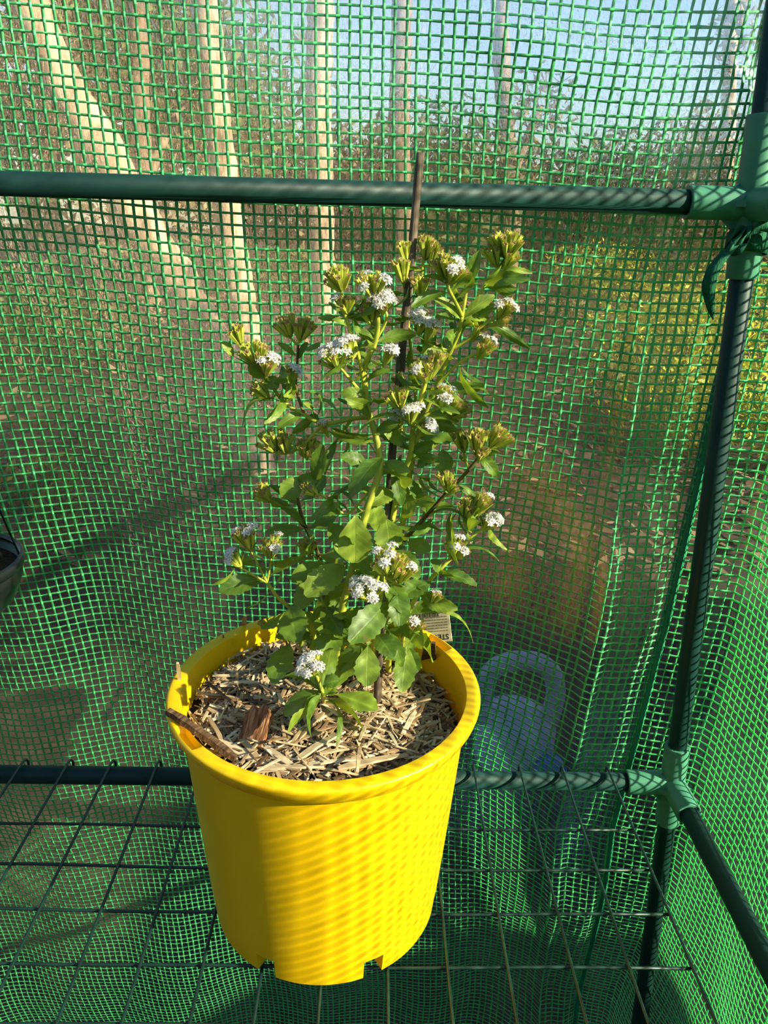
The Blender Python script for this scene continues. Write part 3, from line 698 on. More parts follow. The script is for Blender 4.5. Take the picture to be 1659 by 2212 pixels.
def nearest_stem(p, below=None):
    best = None; bd = 9
    for q in stem_pts:
        if below is not None and q.z > below: continue
        d = (q-p).length
        if d < bd: bd = d; best = q
    return best, bd
def leaf(B, T, w, bend=0.1, fold=0.16, hint=None, seed=0, ob=0.55, droop=0.0, name='leaf'):
    R = random.Random(seed); B, T = Vector(B), Vector(T); d = T-B; L = d.length
    if L < 1e-5: return
    dn = d.normalized()
    tocam = (CAM-B).normalized()
    h = hint if hint is not None else Vector((0, 0, 1))*0.55+tocam*0.75+Vector((R.gauss(0, .25), R.gauss(0, .15), R.gauss(0, .2)))
    nrm = (h-dn*h.dot(dn)); nrm = nrm.normalized() if nrm.length > 1e-4 else dn.orthogonal().normalized()
    s = dn.cross(nrm)
    q, dist = nearest_stem(B); pet = []
    if q is not None and 0.0008 < dist < 0.035: pet = [q, q.lerp(B, .5)]
    v = []; f = []; n = 14; tw = R.uniform(-.5, .5)
    rows = []
    for p in pet: rows.append((p, 0.0006, 0.0))
    for i in range(n+1):
        t = i/n
        c = B+d*t+nrm*(bend*L*4*t*(1-t))-Vector((0, 0, 1))*(droop*L*t*t)
        a = t**(0.85+ob*0.9); wd = math.sin(PI*min(1, a*0.93+0.03))**(0.8)
        if t < .12: wd *= 0.35+t/.12*.65
        wd = max(0.03, wd)*w/2
        if t > .4 and i % 2 and i < n: wd *= 0.86
        rows.append((c, wd, t))
    for (c, wd, t) in rows:
        k = tw*(t-.5)*.7; ss = s*math.cos(k)+nrm*math.sin(k); nn = nrm*math.cos(k)-s*math.sin(k)
        wav = 0.10*math.sin(t*9+seed)*wd
        for j in (-1, -.5, 0, .5, 1):
            v.append(c+ss*(wd*j)+nn*(fold*wd*abs(j)+wav*j*abs(j)-(0.12*wd if j == 0 else 0)))
    m = len(rows)
    for i in range(m-1):
        for j in range(4): f.append((i*5+j, i*5+j+1, (i+1)*5+j+1, (i+1)*5+j))
    me = mesh(name, local(PL, v), f)
    a1 = me.attributes.new('along', 'FLOAT', 'POINT'); a2 = me.attributes.new('across', 'FLOAT', 'POINT')
    a1.data.foreach_set('value', [t for (_, _, t) in rows for _j in range(5)]); a2.data.foreach_set('value', [j for _ in rows for j in (-1, -.5, 0, .5, 1)])
    return link(name, me, 'leaf', PL)
def pxm(p): return FPX/((Vector(p)-CAM).dot(CF))
LV = 0
def L_(b, t, wpx, bend=.12, dy=0.0, dyt=None, ob=.4, fold=.16, hint=None):
    global LV; LV += 1
    B = P(*b, dy); T = P(*t, dy if dyt is None else dyt)
    leaf(B, T, 1.12*wpx/pxm(B), bend, fold, hint, LV*13, ob)
UPV = Vector((0, 0, 1)); TC = Vector((0, -1, .2))
for a in [
    ((768, 1112), (766, 1216), 72, .05, -.030, -.034, .55, .10, Vector((.05, -1, .25))), ((748, 1222), (660, 1288), 62, .10, -.012, -.03, .5), ((712, 1222), (628, 1252), 40, .12, .0, -.01),
    ((570, 1252), (473, 1277), 44, .10, .0, -.012, .5), ((585, 1245), (668, 1206), 20, .18, .0, .01), ((628, 1308), (642, 1388), 62, .08, .0, -.03, .6, .1, Vector((0, -1, .35))),
    ((626, 1390), (592, 1478), 54, .08, -.004, -.03, .55, .1, Vector((-.3, -1, .3))), ((838, 1300), (755, 1388), 60, .08, -.02, -.05, .55, .12), ((858, 1282), (864, 1352), 48, .08, -.02, -.035, .5, .1, Vector((.2, -1, .3))),
    ((795, 1395), (792, 1482), 54, .08, -.03, -.045, .6, .1, Vector((0, -1, .4))), ((700, 1492), (614, 1545), 56, .10, -.045, -.055, .6, .12, UPV), ((728, 1500), (815, 1533), 64, .06, -.045, -.055, .65, .08, UPV),
    ((700, 1478), (735, 1470), 34, .1, -.045, -.045), ((880, 1395), (868, 1495), 46, .06, -.01, -.03, .5, .1, TC), ((842, 1365), (868, 1440), 30, .25, -.02, -.03), ((780, 1395), (735, 1450), 42, .1, -.025, -.03),
    ((905, 1326), (1022, 1390), 19, .26, -.01, -.01, .3, .2, UPV), ((950, 1238), (1030, 1265), 30, .12, -.006, -.012, .2), ((930, 1258), (868, 1290), 44, .1, -.004, -.02, .5), ((978, 1198), (1078, 1212), 16, .22, -.004, -.004, .2, .2, UPV),
    ((985, 848), (1088, 892), 17, .26, .006, -.004, .3, .2, UPV), ((900, 918), (1016, 962), 17, .28, -.008, -.012, .3, .2, UPV), ((915, 862), (976, 896), 24, .16, -.012, -.014), ((890, 912), (778, 930), 26, .20, -.01, -.02, .3, .2, UPV),
    ((828, 986), (756, 1074), 42, .14, -.02, -.04, .45, .14), ((681, 1050), (697, 960), 34, .05, -.012, -.012, .4, .14, Vector((-.4, -1, .2))), ((655, 1030), (608, 1075), 46, .1, -.004, -.01, .6, .08, TC), ((662, 1138), (588, 1075), 24, .05, .012, .006, .5),
    ((920, 1108), (878, 1032), 27, .06, .006, .0, .45), ((955, 970), (962, 1022), 40, .1, .004, .0, .5, .1, TC), ((848, 1008), (868, 1092), 30, .1, .0, -.006, .45), ((868, 1118), (898, 1090), 30, .08, .0, -.004, .6),
    ((835, 1120), (845, 1188), 62, .06, -.004, -.01, .6, .08, TC), ((1030, 975), (1076, 1030), 26, .2, -.002, -.006, .5), ((925, 1112), (1022, 1140), 18, .24, .006, -.006, .5, .2, UPV), ((618, 872), (524, 925), 20, .36, .0, -.01, .4, .25, UPV),
    ((655, 893), (600, 925), 24, .15, .002, -.008), ((1078, 580), (1150, 590), 13, .12, .012, .012, .3), ((1010, 618), (1036, 542), 27, .04, -.008, -.008, .35, .3, Vector((-.4, -1, .1))), ((1000, 688), (1068, 638), 30, .10, -.004, .0, .4),
    ((995, 690), (930, 640), 24, .14, -.004, -.01, .4), ((985, 690), (940, 685), 20, .1, .0, -.004), ((998, 690), (1058, 688), 26, .12, -.002, .0, .4), ((755, 705), (718, 690), 16, .18, -.014, -.016, .4), ((812, 735), (770, 715), 18, .16, -.01, -.012),
    ((505, 770), (480, 738), 20, .06, -.004, -.006), ((575, 820), (540, 780), 34, .08, -.004, -.008, .5), ((570, 815), (600, 840), 36, .08, -.002, -.006, .55), ((640, 770), (600, 740), 15, .06, .008, .006), ((645, 775), (665, 740), 22, .05, .008, .006),
    ((640, 1045), (700, 1030), 28, .2, -.002, -.012), ((795, 1010), (735, 985), 34, .14, -.012, -.018), ((830, 1000), (885, 1020), 26, .14, -.012, -.02), ((812, 940), (860, 915), 28, .15, -.01, -.016), ((800, 900), (750, 870), 28, .14, -.008, -.016),
    ((790, 850), (735, 850), 24, .16, -.008, -.012), ((788, 830), (850, 800), 22, .16, -.008, -.01), ((760, 1200), (800, 1240), 46, .1, -.02, -.03), ((840, 1190), (905, 1250), 50, .1, .0, -.02), ((830, 1260), (880, 1330), 44, .1, -.01, -.03), ((700, 1310), (735, 1370), 50, .1, -.008, -.025),
    ((735, 1360), (690, 1420), 52, .1, -.014, -.03), ((815, 1370), (850, 1420), 44, .1, -.02, -.035), ((860, 1400), (905, 1450), 46, .1, .0, -.01), ((650, 1340), (600, 1370), 44, .12, .006, -.006), ((690, 1250), (640, 1320), 46, .1, .01, -.004), ((765, 1330), (720, 1330), 40, .1, -.016, -.02),
    ((820, 1150), (800, 1080), 40, .08, -.004, -.01), ((850, 1060), (800, 1090), 42, .1, .0, -.012), ((880, 1170), (930, 1190), 34, .1, .008, .0), ((862, 1230), (900, 1200), 40, .1, .008, .0), ((740, 1100), (690, 1110), 36, .12, .0, -.008), ((715, 1130), (740, 1180), 40, .1, .004, -.006),
    ((1000, 1110), (1020, 1150), 22, .15, .0, -.006), ((1040, 985), (1078, 975), 18, .12, .0, -.004), ((955, 1240), (930, 1210), 26, .1, -.004, -.008), ((900, 1010), (940, 985), 30, .12, .01, .004), ((890, 980), (935, 960), 26, .14, .0, -.008), ((870, 960), (830, 935), 30, .12, .0, -.01)]:
    L_(*a)
# small rosette at the foot
for k in range(7):
    a = 2*PI*k/7; c = P(708, 1500, -.047); leaf(c, c+Vector((0.006*math.cos(a), 0.005*math.sin(a), .002)), .005, .1, .2, UPV, 300+k, .6)
# filler leaves in pairs at the stem joints
RF = random.Random(11); nf = 0
for (p, t) in nodes_:
    if nf > 130: break
    a0 = RF.random()*2*PI; hgt = (p.z-0.157)/0.27
    for sgn in (0, PI):
        if RF.random() < .22: continue
        out = t.orthogonal().normalized(); out.rotate(Quaternion(t, a0+sgn))
        d = (out*1.0+t*RF.uniform(.25, .8)).normalized(); L = RF.uniform(.016, .032)*(1.15-0.45*min(1, max(0, hgt)))
        b = p+d*0.0015
        leaf(b, b+d*L, L*RF.uniform(.34, .50)*(1.1-.4*hgt), RF.uniform(.08, .2), RF.uniform(.08, .25), d.cross(t).cross(d)*-1+Vector((0, 0, .8)), 1000+nf, RF.uniform(.3, .6), RF.uniform(.05, .35)); nf += 1

# narrow upper leaves
for (p, t) in nodes_:
    hgt = (p.z-0.157)/0.27
    if nf > 330: break
    for q_ in range(3):
        if RF.random() < (.35 if hgt > .3 else .6): continue
        a0 = RF.random()*2*PI; out = t.orthogonal().normalized(); out.rotate(Quaternion(t, a0))
        d = (out+t*RF.uniform(.1, .9)+Vector((0, 0, .15))).normalized(); L = RF.uniform(.012, .030); b = p+t*RF.uniform(-.006, .006)+d*0.0012
        leaf(b, b+d*L, L*RF.uniform(.20, .32), RF.uniform(.1, .25), RF.uniform(.15, .35), d.cross(t).cross(d)*-1+Vector((0, 0, .8)), 3000+nf, RF.uniform(.15, .5), RF.uniform(.1, .5)); nf += 1
# flower heads: a few shared meshes, three stages of bloom
def head_mesh(kind, seed):
    R = random.Random(seed); v = []; f = []; mi = []
    def add(vv, ff, m):
        k = len(v); v.extend(vv); f.extend(tuple(i+k for i in q) for q in ff); mi.extend([m]*len(ff))
    N = 10; prof = [(0, .0004), (.0014, .00078), (.0045, .00098), (.0075, .00122), (.0088, .00138)]
    vv = []; ff = []
    for j, (z, r) in enumerate(prof):
        for k in range(N):
            t = 2*PI*k/N; rr = r*(1.10 if k % 2 else .86); zz = z+(0.0007 if (j == 4 and k % 2) else 0)
            vv.append((rr*math.cos(t), rr*math.sin(t), zz))
    for j in range(4):
        for k in range(N): ff.append((j*N+k, j*N+(k+1) % N, (j+1)*N+(k+1) % N, (j+1)*N+k))
    add(vv, ff, 0)
    add([(0, 0, .0080)]+[(.0012*math.cos(2*PI*k/6), .0012*math.sin(2*PI*k/6), .0083) for k in range(6)], [(0, 1+k, 1+(k+1) % 6) for k in range(6)], 1)
    def fuzz(n, L, sp, m, wid=.00022):
        for _ in range(n):
            a = R.random()*2*PI; r = .0010*math.sqrt(R.random()); b = Vector((r*math.cos(a), r*math.sin(a), .0078))
            d = Vector((math.cos(a)*sp*R.random(), math.sin(a)*sp*R.random(), 1)).normalized(); s = d.orthogonal().normalized()*wid
            e = b+d*L*R.uniform(.6, 1.1); md = b.lerp(e, .55)+d.orthogonal()*L*.08
            add([b-s, b+s, md+s, md-s, e], [(0, 1, 2, 3), (3, 2, 4)], m)
    if kind == 'closed':
        for k in range(5):
            a = 2*PI*k/5+R.random(); c = Vector((.0006*math.cos(a), .0006*math.sin(a), .0082)); tip = c+Vector((.0004*math.cos(a), .0004*math.sin(a), .0016))
            w_ = .00042; add([c+Vector((w_, 0, 0)), c+Vector((0, w_, 0)), c-Vector((w_, 0, 0)), c-Vector((0, w_, 0)), tip], [(0, 1, 4), (1, 2, 4), (2, 3, 4), (3, 0, 4)], 1)
    elif kind == 'spent':
        fuzz(13, .0026, .55, 1)
    else:
        fuzz(8, .002, .5, 1)
        for k in range(5):
            a = 2*PI*k/5+R.random()*.6; c = Vector((.0016*math.cos(a), .0016*math.sin(a), .0100+R.uniform(-.0004, .0008)))
            nz = Vector((math.cos(a)*.55, math.sin(a)*.55, 1)).normalized(); e1 = nz.orthogonal().normalized(); e2 = nz.cross(e1); r0 = R.random()*2
            for q in range(5):
                b = r0+2*PI*q/5; dd = e1*math.cos(b)+e2*math.sin(b); ss = nz.cross(dd)
                tip = c+dd*.0022+nz*.0001; mid = c+dd*.0012+nz*.0004
                add([c, mid+ss*.00055, tip, mid-ss*.00055], [(0, 1, 2), (0, 2, 3)], 2)
            add([c-nz*.0022, c+e1*.0004, c+e2*.0004, c-e1*.0004], [(0, 1, 2), (0, 2, 3), (0, 3, 1)], 2)
        fuzz(6, .0042, .9, 2, .00016)
    me = mesh('flower_head', v, f, False, mi)
    for m_ in ('bract', 'spent', 'petal'): me.materials.append(MAT[m_])
    return me
HEADS = {k: [head_mesh(k, 100*i+j) for j in range(3)] for i, k in enumerate(('closed', 'spent', 'white'))}
HRAD = {'b': ('closed', 'spent', 'closed'), 's': ('spent', 'spent', 'closed'), 'w': ('white', 'closed', 'white'), 'm': ('white', 'spent', 'closed', 'closed'), 'c': ('closed', 'closed', 'closed')}
n_heads = 0; extra = MB(); seed_c = 0
def cluster(cx, cy, bx, by, n, typ, rpx, dy=0.0):
    global n_heads, seed_c; seed_c += 1; R = random.Random(seed_c*7)
    B = P(bx, by, dy); C = P(cx, cy, dy-.004); ax = (C-B); L = ax.length; an = ax.normalized(); k = pxm(B)
    e1 = an.orthogonal().normalized(); e2 = an.cross(e1); rho = 1.12*rpx/k; n = int(n*1.45+.5)
    cl = MB(); q, dist = nearest_stem(B, B.z+.004)
    if q is not None and dist > .0008:
        cl.add(*tube(smooth_path([q, q.lerp(B, .5)+Vector((0, 0, -.08*dist)), B], 4), [.0007]*9, 6), 0)
        for p in smooth_path([q, q.lerp(B, .5), B], 3): stem_pts.append(p)
    items = []
    for i in range(n):
        a = i*2.39996+R.uniform(-.3, .3); r = rho*math.sqrt((i+.5)/n)
        tip = C+e1*(r*math.cos(a))+e2*(r*math.sin(a))-an*(r*r/max(rho, 1e-4)*.35)+an*R.uniform(-.0015, .0015)
        d = (tip-(B-an*L*.2)).normalized(); sc_ = R.uniform(.98, 1.28); hb = tip-d*(.0095*sc_)
        cl.add(*tube([B, B.lerp(hb, .5)+d*.0006, hb], [.0006, .0005, .0005], 5), 0)
        items.append((hb, d, sc_))
    for j in range(3):                                   # small bracts at the fork
        a = j*2.1+R.random(); d = (an*.8+e1*math.cos(a)+e2*math.sin(a)).normalized(); s = d.cross(an).normalized(); w_ = .0011; Lb = R.uniform(.006, .010)
        p0 = B; p1 = B+d*Lb*.5; p2 = B+d*Lb-an*.001
        cl.add([p0-s*.0003, p0+s*.0003, p1+s*w_, p2, p1-s*w_], [(0, 1, 2, 4), (4, 2, 3)], 1)
    o = cl.build('flower_cluster', ['stem', 'leaf'], PL)
    for (hb, d, sc_) in items:
        kind = R.choice(HRAD[typ]); me = HEADS[kind][R.randrange(3)]
        mt = Matrix.Translation(hb-Vector(PL.location)) @ d.to_track_quat('Z', 'Y').to_matrix().to_4x4() @ Matrix.Rotation(R.random()*6.28, 4, 'Z') @ Matrix.Scale(sc_, 4)
        if n_heads < 300:
            h = bpy.data.objects.new('flower_head', me); COL.objects.link(h); h.parent = o; h.matrix_local = mt; n_heads += 1
        else:
            mw = Matrix.Translation(PL.location) @ mt
            kk = len(extra.v); extra.v += [mw @ x.co for x in me.vertices]
            for p in me.polygons: extra.f.append(tuple(i+kk for i in p.vertices)); extra.m.append(p.material_index)
CL = [(545, 738, 556, 790, 8, 'b', 34, -.004), (582, 768, 574, 810, 6, 'm', 24, -.006), (503, 705, 520, 745, 4, 'b', 16, -.004), (612, 682, 628, 730, 7, 's', 24, .008), (664, 690, 650, 735, 7, 's', 24, .008), (630, 792, 625, 830, 4, 'w', 14, .0),
      (548, 832, 582, 862, 5, 'b', 18, -.002), (722, 578, 738, 625, 8, 'b', 32, -.016), (742, 640, 748, 672, 5, 'm', 22, -.014), (800, 590, 806, 640, 9, 'm', 34, -.014), (826, 640, 826, 672, 6, 'w', 24, -.014), (790, 658, 802, 700, 4, 'b', 18, -.010),
      (712, 752, 728, 795, 8, 'w', 32, -.016), (748, 735, 760, 775, 4, 'w', 14, -.014), (845, 755, 830, 790, 3, 'w', 10, -.010), (925, 512, 918, 562, 6, 'b', 22, .022), (944, 530, 930, 575, 4, 's', 14, .022), (868, 522, 880, 580, 4, 'b', 14, .022),
      (862, 562, 872, 615, 5, 'b', 18, .016), (948, 552, 962, 605, 5, 'b', 18, -.012), (985, 562, 972, 610, 9, 'm', 32, -.016), (1096, 502, 1092, 560, 11, 'b', 34, .010), (1058, 528, 1074, 578, 6, 'b', 20, .012), (1110, 545, 1090, 580, 4, 'c', 16, .010),
      (905, 600, 908, 645, 5, 's', 20, .014), (1102, 650, 1080, 685, 7, 'm', 20, .0), (1098, 690, 1070, 700, 4, 'b', 12, .0), (1060, 738, 1035, 770, 7, 'm', 20, .002), (1040, 700, 1020, 735, 4, 's', 14, .004), (915, 682, 905, 720, 5, 'w', 20, .006),
      (935, 700, 920, 740, 3, 'w', 12, .004), (915, 780, 922, 825, 9, 'm', 34, -.018), (945, 762, 932, 815, 6, 'b', 22, -.014), (962, 838, 952, 878, 6, 'm', 22, -.006), (858, 838, 864, 882, 7, 'b', 28, -.018), (888, 878, 886, 915, 4, 'w', 18, -.014),
      (926, 918, 905, 945, 4, 'w', 14, -.012), (1008, 872, 970, 900, 7, 's', 24, .006), (990, 930, 1002, 978, 6, 's', 22, .004), (1038, 930, 1030, 985, 7, 's', 24, -.002), (1095, 928, 1055, 970, 9, 'b', 26, .0), (1046, 968, 1036, 992, 4, 's', 12, -.008),
      (578, 930, 598, 975, 9, 's', 36, .010), (612, 940, 618, 980, 5, 'b', 20, .008), (668, 952, 662, 990, 7, 's', 26, .010), (694, 914, 705, 935, 3, 'w', 9, -.002), (658, 1048, 682, 1068, 4, 'b', 14, -.010), (558, 1052, 582, 1080, 7, 's', 20, .008),
      (962, 1022, 965, 1060, 5, 'b', 18, -.002), (985, 1045, 970, 1066, 3, 'b', 10, -.002), (1022, 1082, 1005, 1118, 8, 'b', 26, .0), (1052, 1072, 1018, 1122, 6, 'm', 20, -.002), (1070, 1118, 1045, 1142, 6, 'w', 16, -.002), (992, 1165, 978, 1208, 8, 'w', 28, -.008),
      (525, 1140, 542, 1192, 8, 'm', 26, -.006), (490, 1195, 520, 1226, 6, 'w', 18, -.006), (588, 1165, 587, 1205, 7, 'm', 24, .0), (662, 1168, 666, 1198, 6, 'c', 22, .008), (828, 1192, 838, 1245, 8, 'm', 32, -.032), (862, 1205, 848, 1250, 7, 's', 28, -.030),
      (885, 1225, 862, 1262, 5, 'w', 20, -.028), (790, 1262, 795, 1295, 8, 'w', 36, -.038), (905, 1345, 890, 1362, 5, 'm', 18, -.012), (665, 1428, 678, 1456, 10, 'w', 28, -.050), (946, 1284, 932, 1305, 3, 'w', 10, -.008), (562, 1345, 580, 1352, 3, 'c', 10, .0), (850, 900, 866, 930, 4, 'w', 16, .004)]
CL.sort(key=lambda c: -c[6])
for c in CL: cluster(*c)
if extra.v:
    o = link('flower_heads', mesh('flower_heads', local(PL, extra.v), extra.f, False, extra.m), ['bract', 'spent', 'petal'], PL); tag(o, kind='stuff')

# ------------------------------------------------------------------ plant label
def label_tag():
    # lower right corner, upper right corner and left side as seen against the outside of the rim
    lr, ur = at_y(977, 1385, 0.020), at_y(966, 1293, 0.034); up = (ur-lr); H = up.length; upn = up.normalized()
    ll = at_y(888, 1358, 0.036); side = (ll-lr); side = (side-upn*side.dot(upn)).normalized(); W = 0.042
    c = lr+upn*(H/2)+side*(W/2); nrm = side.cross(upn); nrm = nrm if nrm.dot(CAM-c) > 0 else -nrm
    ex = side                                   # print runs upside down, so its reading direction points to the left of the picture
    ey = -upn; ez = ex.cross(ey)
    if ez.dot(CAM-c) < 0: ez = -ez
    M_ = Matrix((ex, ey, ez)).transposed().to_4x4(); M_.translation = c
    v = []; f = []; cut = .006; t = .0004
    pr = [(-W/2, -H/2+cut), (-W/2+cut, -H/2), (W/2-cut, -H/2), (W/2, -H/2+cut), (W/2, H/2), (-W/2, H/2)]
    for z in (-t, t): v += [(x, y, z) for x, y in pr]
    f = [tuple(range(5, -1, -1)), tuple(range(6, 12))]+[(i, (i+1) % 6, 6+(i+1) % 6, 6+i) for i in range(6)]
    o = empty('plant_label', 'cream plastic plant label tucked behind the rim with upside down black print', 'label', c); o.matrix_world = M_
    b = link('card', mesh('card', v, f, False), 'tag', o)
    def text(name, s, x, y, size, mat, bold=0):
        cu = bpy.data.curves.new(name, 'FONT'); cu.body = s; cu.size = size; cu.offset = bold; cu.align_x = 'LEFT'
        to = bpy.data.objects.new(name+'_curve', cu); COL.objects.link(to); bpy.context.view_layer.update()
        me = bpy.data.meshes.new_from_object(to.evaluated_get(bpy.context.evaluated_depsgraph_get())); bpy.data.objects.remove(to); me.name = name
        ob = link(name, me, mat, o); ob.location = (x, y, t+.00012); return ob
    # reading frame: the print starts at the corner that hangs lowest
    text('lettering', 'STEVIA', -W/2+.0020, H/2-.0056, .0056, 'ink', .00012)
    R = random.Random(4); m = MB()
    for r_ in range(6):                               # lines of print too small to read
        x = -W/2+.002; y = H/2-.0085-r_*.0021
        while x < W/2-.006:
            wd = R.uniform(.0012, .0038); m.add(*box((x+wd/2, y, t+.0001), (wd/2, 0, 0), (0, .00042, 0), (0, 0, .00004))); x += wd+.0007
    ob = m.build('small_print', 'ink_soft', o, False, False); tag(ob, kind='stuff')
    m = MB(); x = -W/2+.0085
    while x < W/2-.006:
        wd = R.choice((.00025, .0004, .0007)); m.add(*box((x+wd/2, -H/2+.0078, t+.0001), (wd/2, 0, 0), (0, .0048, 0), (0, 0, .00004))); x += wd+R.choice((.0004, .0006, .0009))
    m.build('barcode', 'ink', o, False, False)
    text('numeral', '6', -W/2+.0040, -H/2+.0040, .0046, 'ink')
label_tag()

# ------------------------------------------------------------------ hanging black bowl at the edge of the picture
def hanging_bowl():
    c = Vector((-0.068, 0.052, 0.150)); e = empty('hanging_pot', 'small round black plastic pot hanging from the upper rail', 'flower pot', c)
    v, f = lathe([(.001, .0), (.025, .001), (.042, .008), (.053, .020), (.0595, .036), (.0608, .050), (.0590, .051), (.0575, .036), (.050, .021), (.03, .008), (.001, .006)], 48)
    m = MB(); m.add(v, f); m.build('body', 'black_plastic', e, world=False)
    v, f = lathe([(.0590, .046), (.0618, .046), (.0625, .049), (.0622, .0535), (.0600, .0545), (.0582, .052)], 48); m = MB(); m.add(v, f); m.build('rim', 'black_plastic', e, world=False)
    v, f = lathe([(.001, .043), (.03, .044), (.0585, .042)], 32); m = MB(); m.add(v, f); m.build('soil', 'soil', e, world=False)
    top = Vector((-0.068, YB, ZU+.010))
    for k in range(3):
        a = 2*PI*k/3+2.4; m = MB(); m.add(*tube([c+Vector((.0595*math.cos(a), .0595*math.sin(a), .050)), top+Vector((0, -.0095, -.03)), top+Vector((0, -.0095, -.006))], .0008, 6)); m.build('hanger_wire', 'wire', e)
    m = MB(); m.add(*tube([top+Vector((0, .0095*math.cos(t), -.0095+.0095*math.sin(t))) for t in np.linspace(PI*1.0, -.3, 12)], .0011, 6)); m.build('hook', 'wire', e)
hanging_bowl()

# ------------------------------------------------------------------ garden outside
def gp(px, py): return at_z(px, py, GZ-.02)
def leaf_cloud(m, c, rad, n, size, seed, shape=1.0, mi=0, shell=.35):
    R = np.random.RandomState(seed)
    d = R.randn(n, 3); d /= np.linalg.norm(d, axis=1, keepdims=True); r = (shell+(1-shell)*R.rand(n, 1))
    p = np.array(c)+d*r*np.array(rad)
    a = R.randn(n, 3); a[:, 2] *= shape; a /= np.linalg.norm(a, axis=1, keepdims=True); b = np.cross(a, R.randn(n, 3)); b /= np.linalg.norm(b, axis=1, keepdims=True)
    s = size*(.5+R.rand(n, 1)); w_ = s*.36
    V = np.stack([p-a*s/2, p+b*w_/2, p+a*s/2, p-b*w_/2], 1).reshape(-1, 3)
    k = len(m.v); m.v += [Vector(x) for x in V]; m.f += [(k+4*i, k+4*i+1, k+4*i+2, k+4*i+3) for i in range(n)]; m.m += [mi]*n
def tree(ctrl, r0, r1, label, mat, clouds=(), name='tree', seed=0, group=None):
    base = ctrl[0]; e = empty(name, label, 'tree', base, group)
    path = smooth_path([base-Vector((0, 0, .1))]+list(ctrl), 8); n = len(path)
    rad = [(r0+(r1-r0)*i/(n-1))*(1+.08*pnoise(Vector((i*.7, seed, 1)))) for i in range(n)]; rad[0] *= 1.3; rad[1] *= 1.2
    v, f = tube(path, rad, 14)
    v = [p+Vector((pnoise(p*7+Vector((seed, 0, 0))), pnoise(p*7+Vector((0, seed, 5))), 0))*r0*.22 for p in v]
    m = MB(); m.add(v, f); m.build('trunk', mat, e)
    for i, (c, rd, nn, sz, fm) in enumerate(clouds):
        q = path[-1] if (Vector(c)-path[-1]).length < (Vector(c)-path[n//2]).length else path[n//2]
        m = MB(); m.add(*tube(smooth_path([q, q.lerp(Vector(c), .5)+Vector((0, 0, .1)), Vector(c)], 4), [r1*.6]*8+[r1*.2], 7)); m.build('branch', mat, e)
        m = MB(); leaf_cloud(m, c, rd, nn, sz, seed*31+i); o = m.build('foliage', fm, e, False); tag(o, kind='stuff')
    return e
def shrub(c, rad, n, size, fm, label, seed, flowers=0, fl='yellow_flower', name='shrub', group=None, fsize=.03):
    c = Vector(c); e = empty(name, label, 'shrub', c, group); R = random.Random(seed)
    for k in range(5):
        a = R.random()*6.28; m = MB(); m.add(*tube(smooth_path([c-Vector((0, 0, .05)), c+Vector((math.cos(a)*rad[0]*.3, math.sin(a)*rad[1]*.3, rad[2]*.7)), c+Vector((math.cos(a)*rad[0]*.7, math.sin(a)*rad[1]*.7, rad[2]*1.5))], 4), [.012*rad[2]*2]*5+[.006*rad[2]*2]*4, 6)); m.build('stem', 'trunk_dark', e)
    m = MB(); leaf_cloud(m, c+Vector((0, 0, rad[2]*.95)), rad, n, size, seed, shell=.3); o = m.build('foliage', fm, e, False); tag(o, kind='stuff')
    if flowers:
        m = MB(); leaf_cloud(m, c+Vector((0, 0, rad[2]*1.0)), (rad[0]*1.02, rad[1]*1.02, rad[2]*1.02), flowers, fsize, seed+5, shell=.85); o = m.build('blossom', fl, e, False); tag(o, kind='stuff')
    return e
def tp(px, py, Y): return at_y(px, py, Y)
b = gp(548, 1015); Y = b.y
tree([b]+[tp(px, py, Y) for px, py in ((520, 900), (478, 790), (395, 630), (300, 470), (205, 300), (120, 150), (60, 0), (0, -180))], .100, .070, 'pale leaning tree trunk lit by the sun behind the mesh', 'trunk', [((b.x-1.4, b.y+.6, 2.9), (1.2, .9, .7), 900, .12, 'foliage')], seed=1)
b = gp(552, 800); Y = b.y
tree([b]+[tp(px, py, Y) for px, py in ((530, 700), (505, 560), (482, 380), (462, 200), (442, 0), (420, -250))], .115, .09, 'pale upright tree trunk standing just behind the leaning trunk', 'trunk', [((b.x-1.0, b.y+1, 3.6), (1.6, 1.2, .8), 900, .13, 'foliage')], seed=2)
b = gp(700, 700); Y = b.y
tree([b]+[tp(px, py, Y) for px, py in ((694, 560), (690, 420), (688, 250), (690, 80), (694, -150))], .15, .12, 'tall straight pale trunk between the leaning trunk and the brown trunk', 'trunk', seed=3)
b = gp(872, 640); Y = b.y
tree([b]+[tp(px, py, Y) for px, py in ((868, 480), (862, 300), (866, 120), (872, -150))], .17, .13, 'brown rough tree trunk in the middle of the garden', 'trunk_dark', seed=4)
b = gp(1100, 620); Y = b.y
tree([b]+[tp(px, py, Y) for px, py in ((1104, 480), (1096, 320), (1085, 160), (1075, -100))], .17, .12, 'brown forked trunk before the open sky', 'trunk_dark', [((tp(1170, 230, Y)), (.6, .5, .7), 260, .16, 'foliage_dry')], seed=5)
b = gp(1562, 620); Y = b.y
tree([b]+[tp(px, py, Y) for px, py in ((1566, 450), (1572, 300), (1578, 100), (1590, -150))], .14, .10, 'slim tan trunk rising behind the green post', 'trunk', [((tp(1600, 60, Y)), (.5, .5, .5), 200, .15, 'foliage_dry')], seed=6)
b = gp(330, 690); Y = b.y
tree([b]+[tp(px, py, Y) for px, py in ((322, 500), (305, 300), (300, 100), (290, -150))], .11, .09, 'dark trunk in the shade of the left hand thicket', 'trunk_dark', [((tp(180, 120, Y+1)), (2.2, 1.2, 1.2), 2200, .16, 'foliage'), ((tp(420, 200, Y+1.5)), (1.6, 1.2, 1.1), 1500, .16, 'foliage')], seed=7)
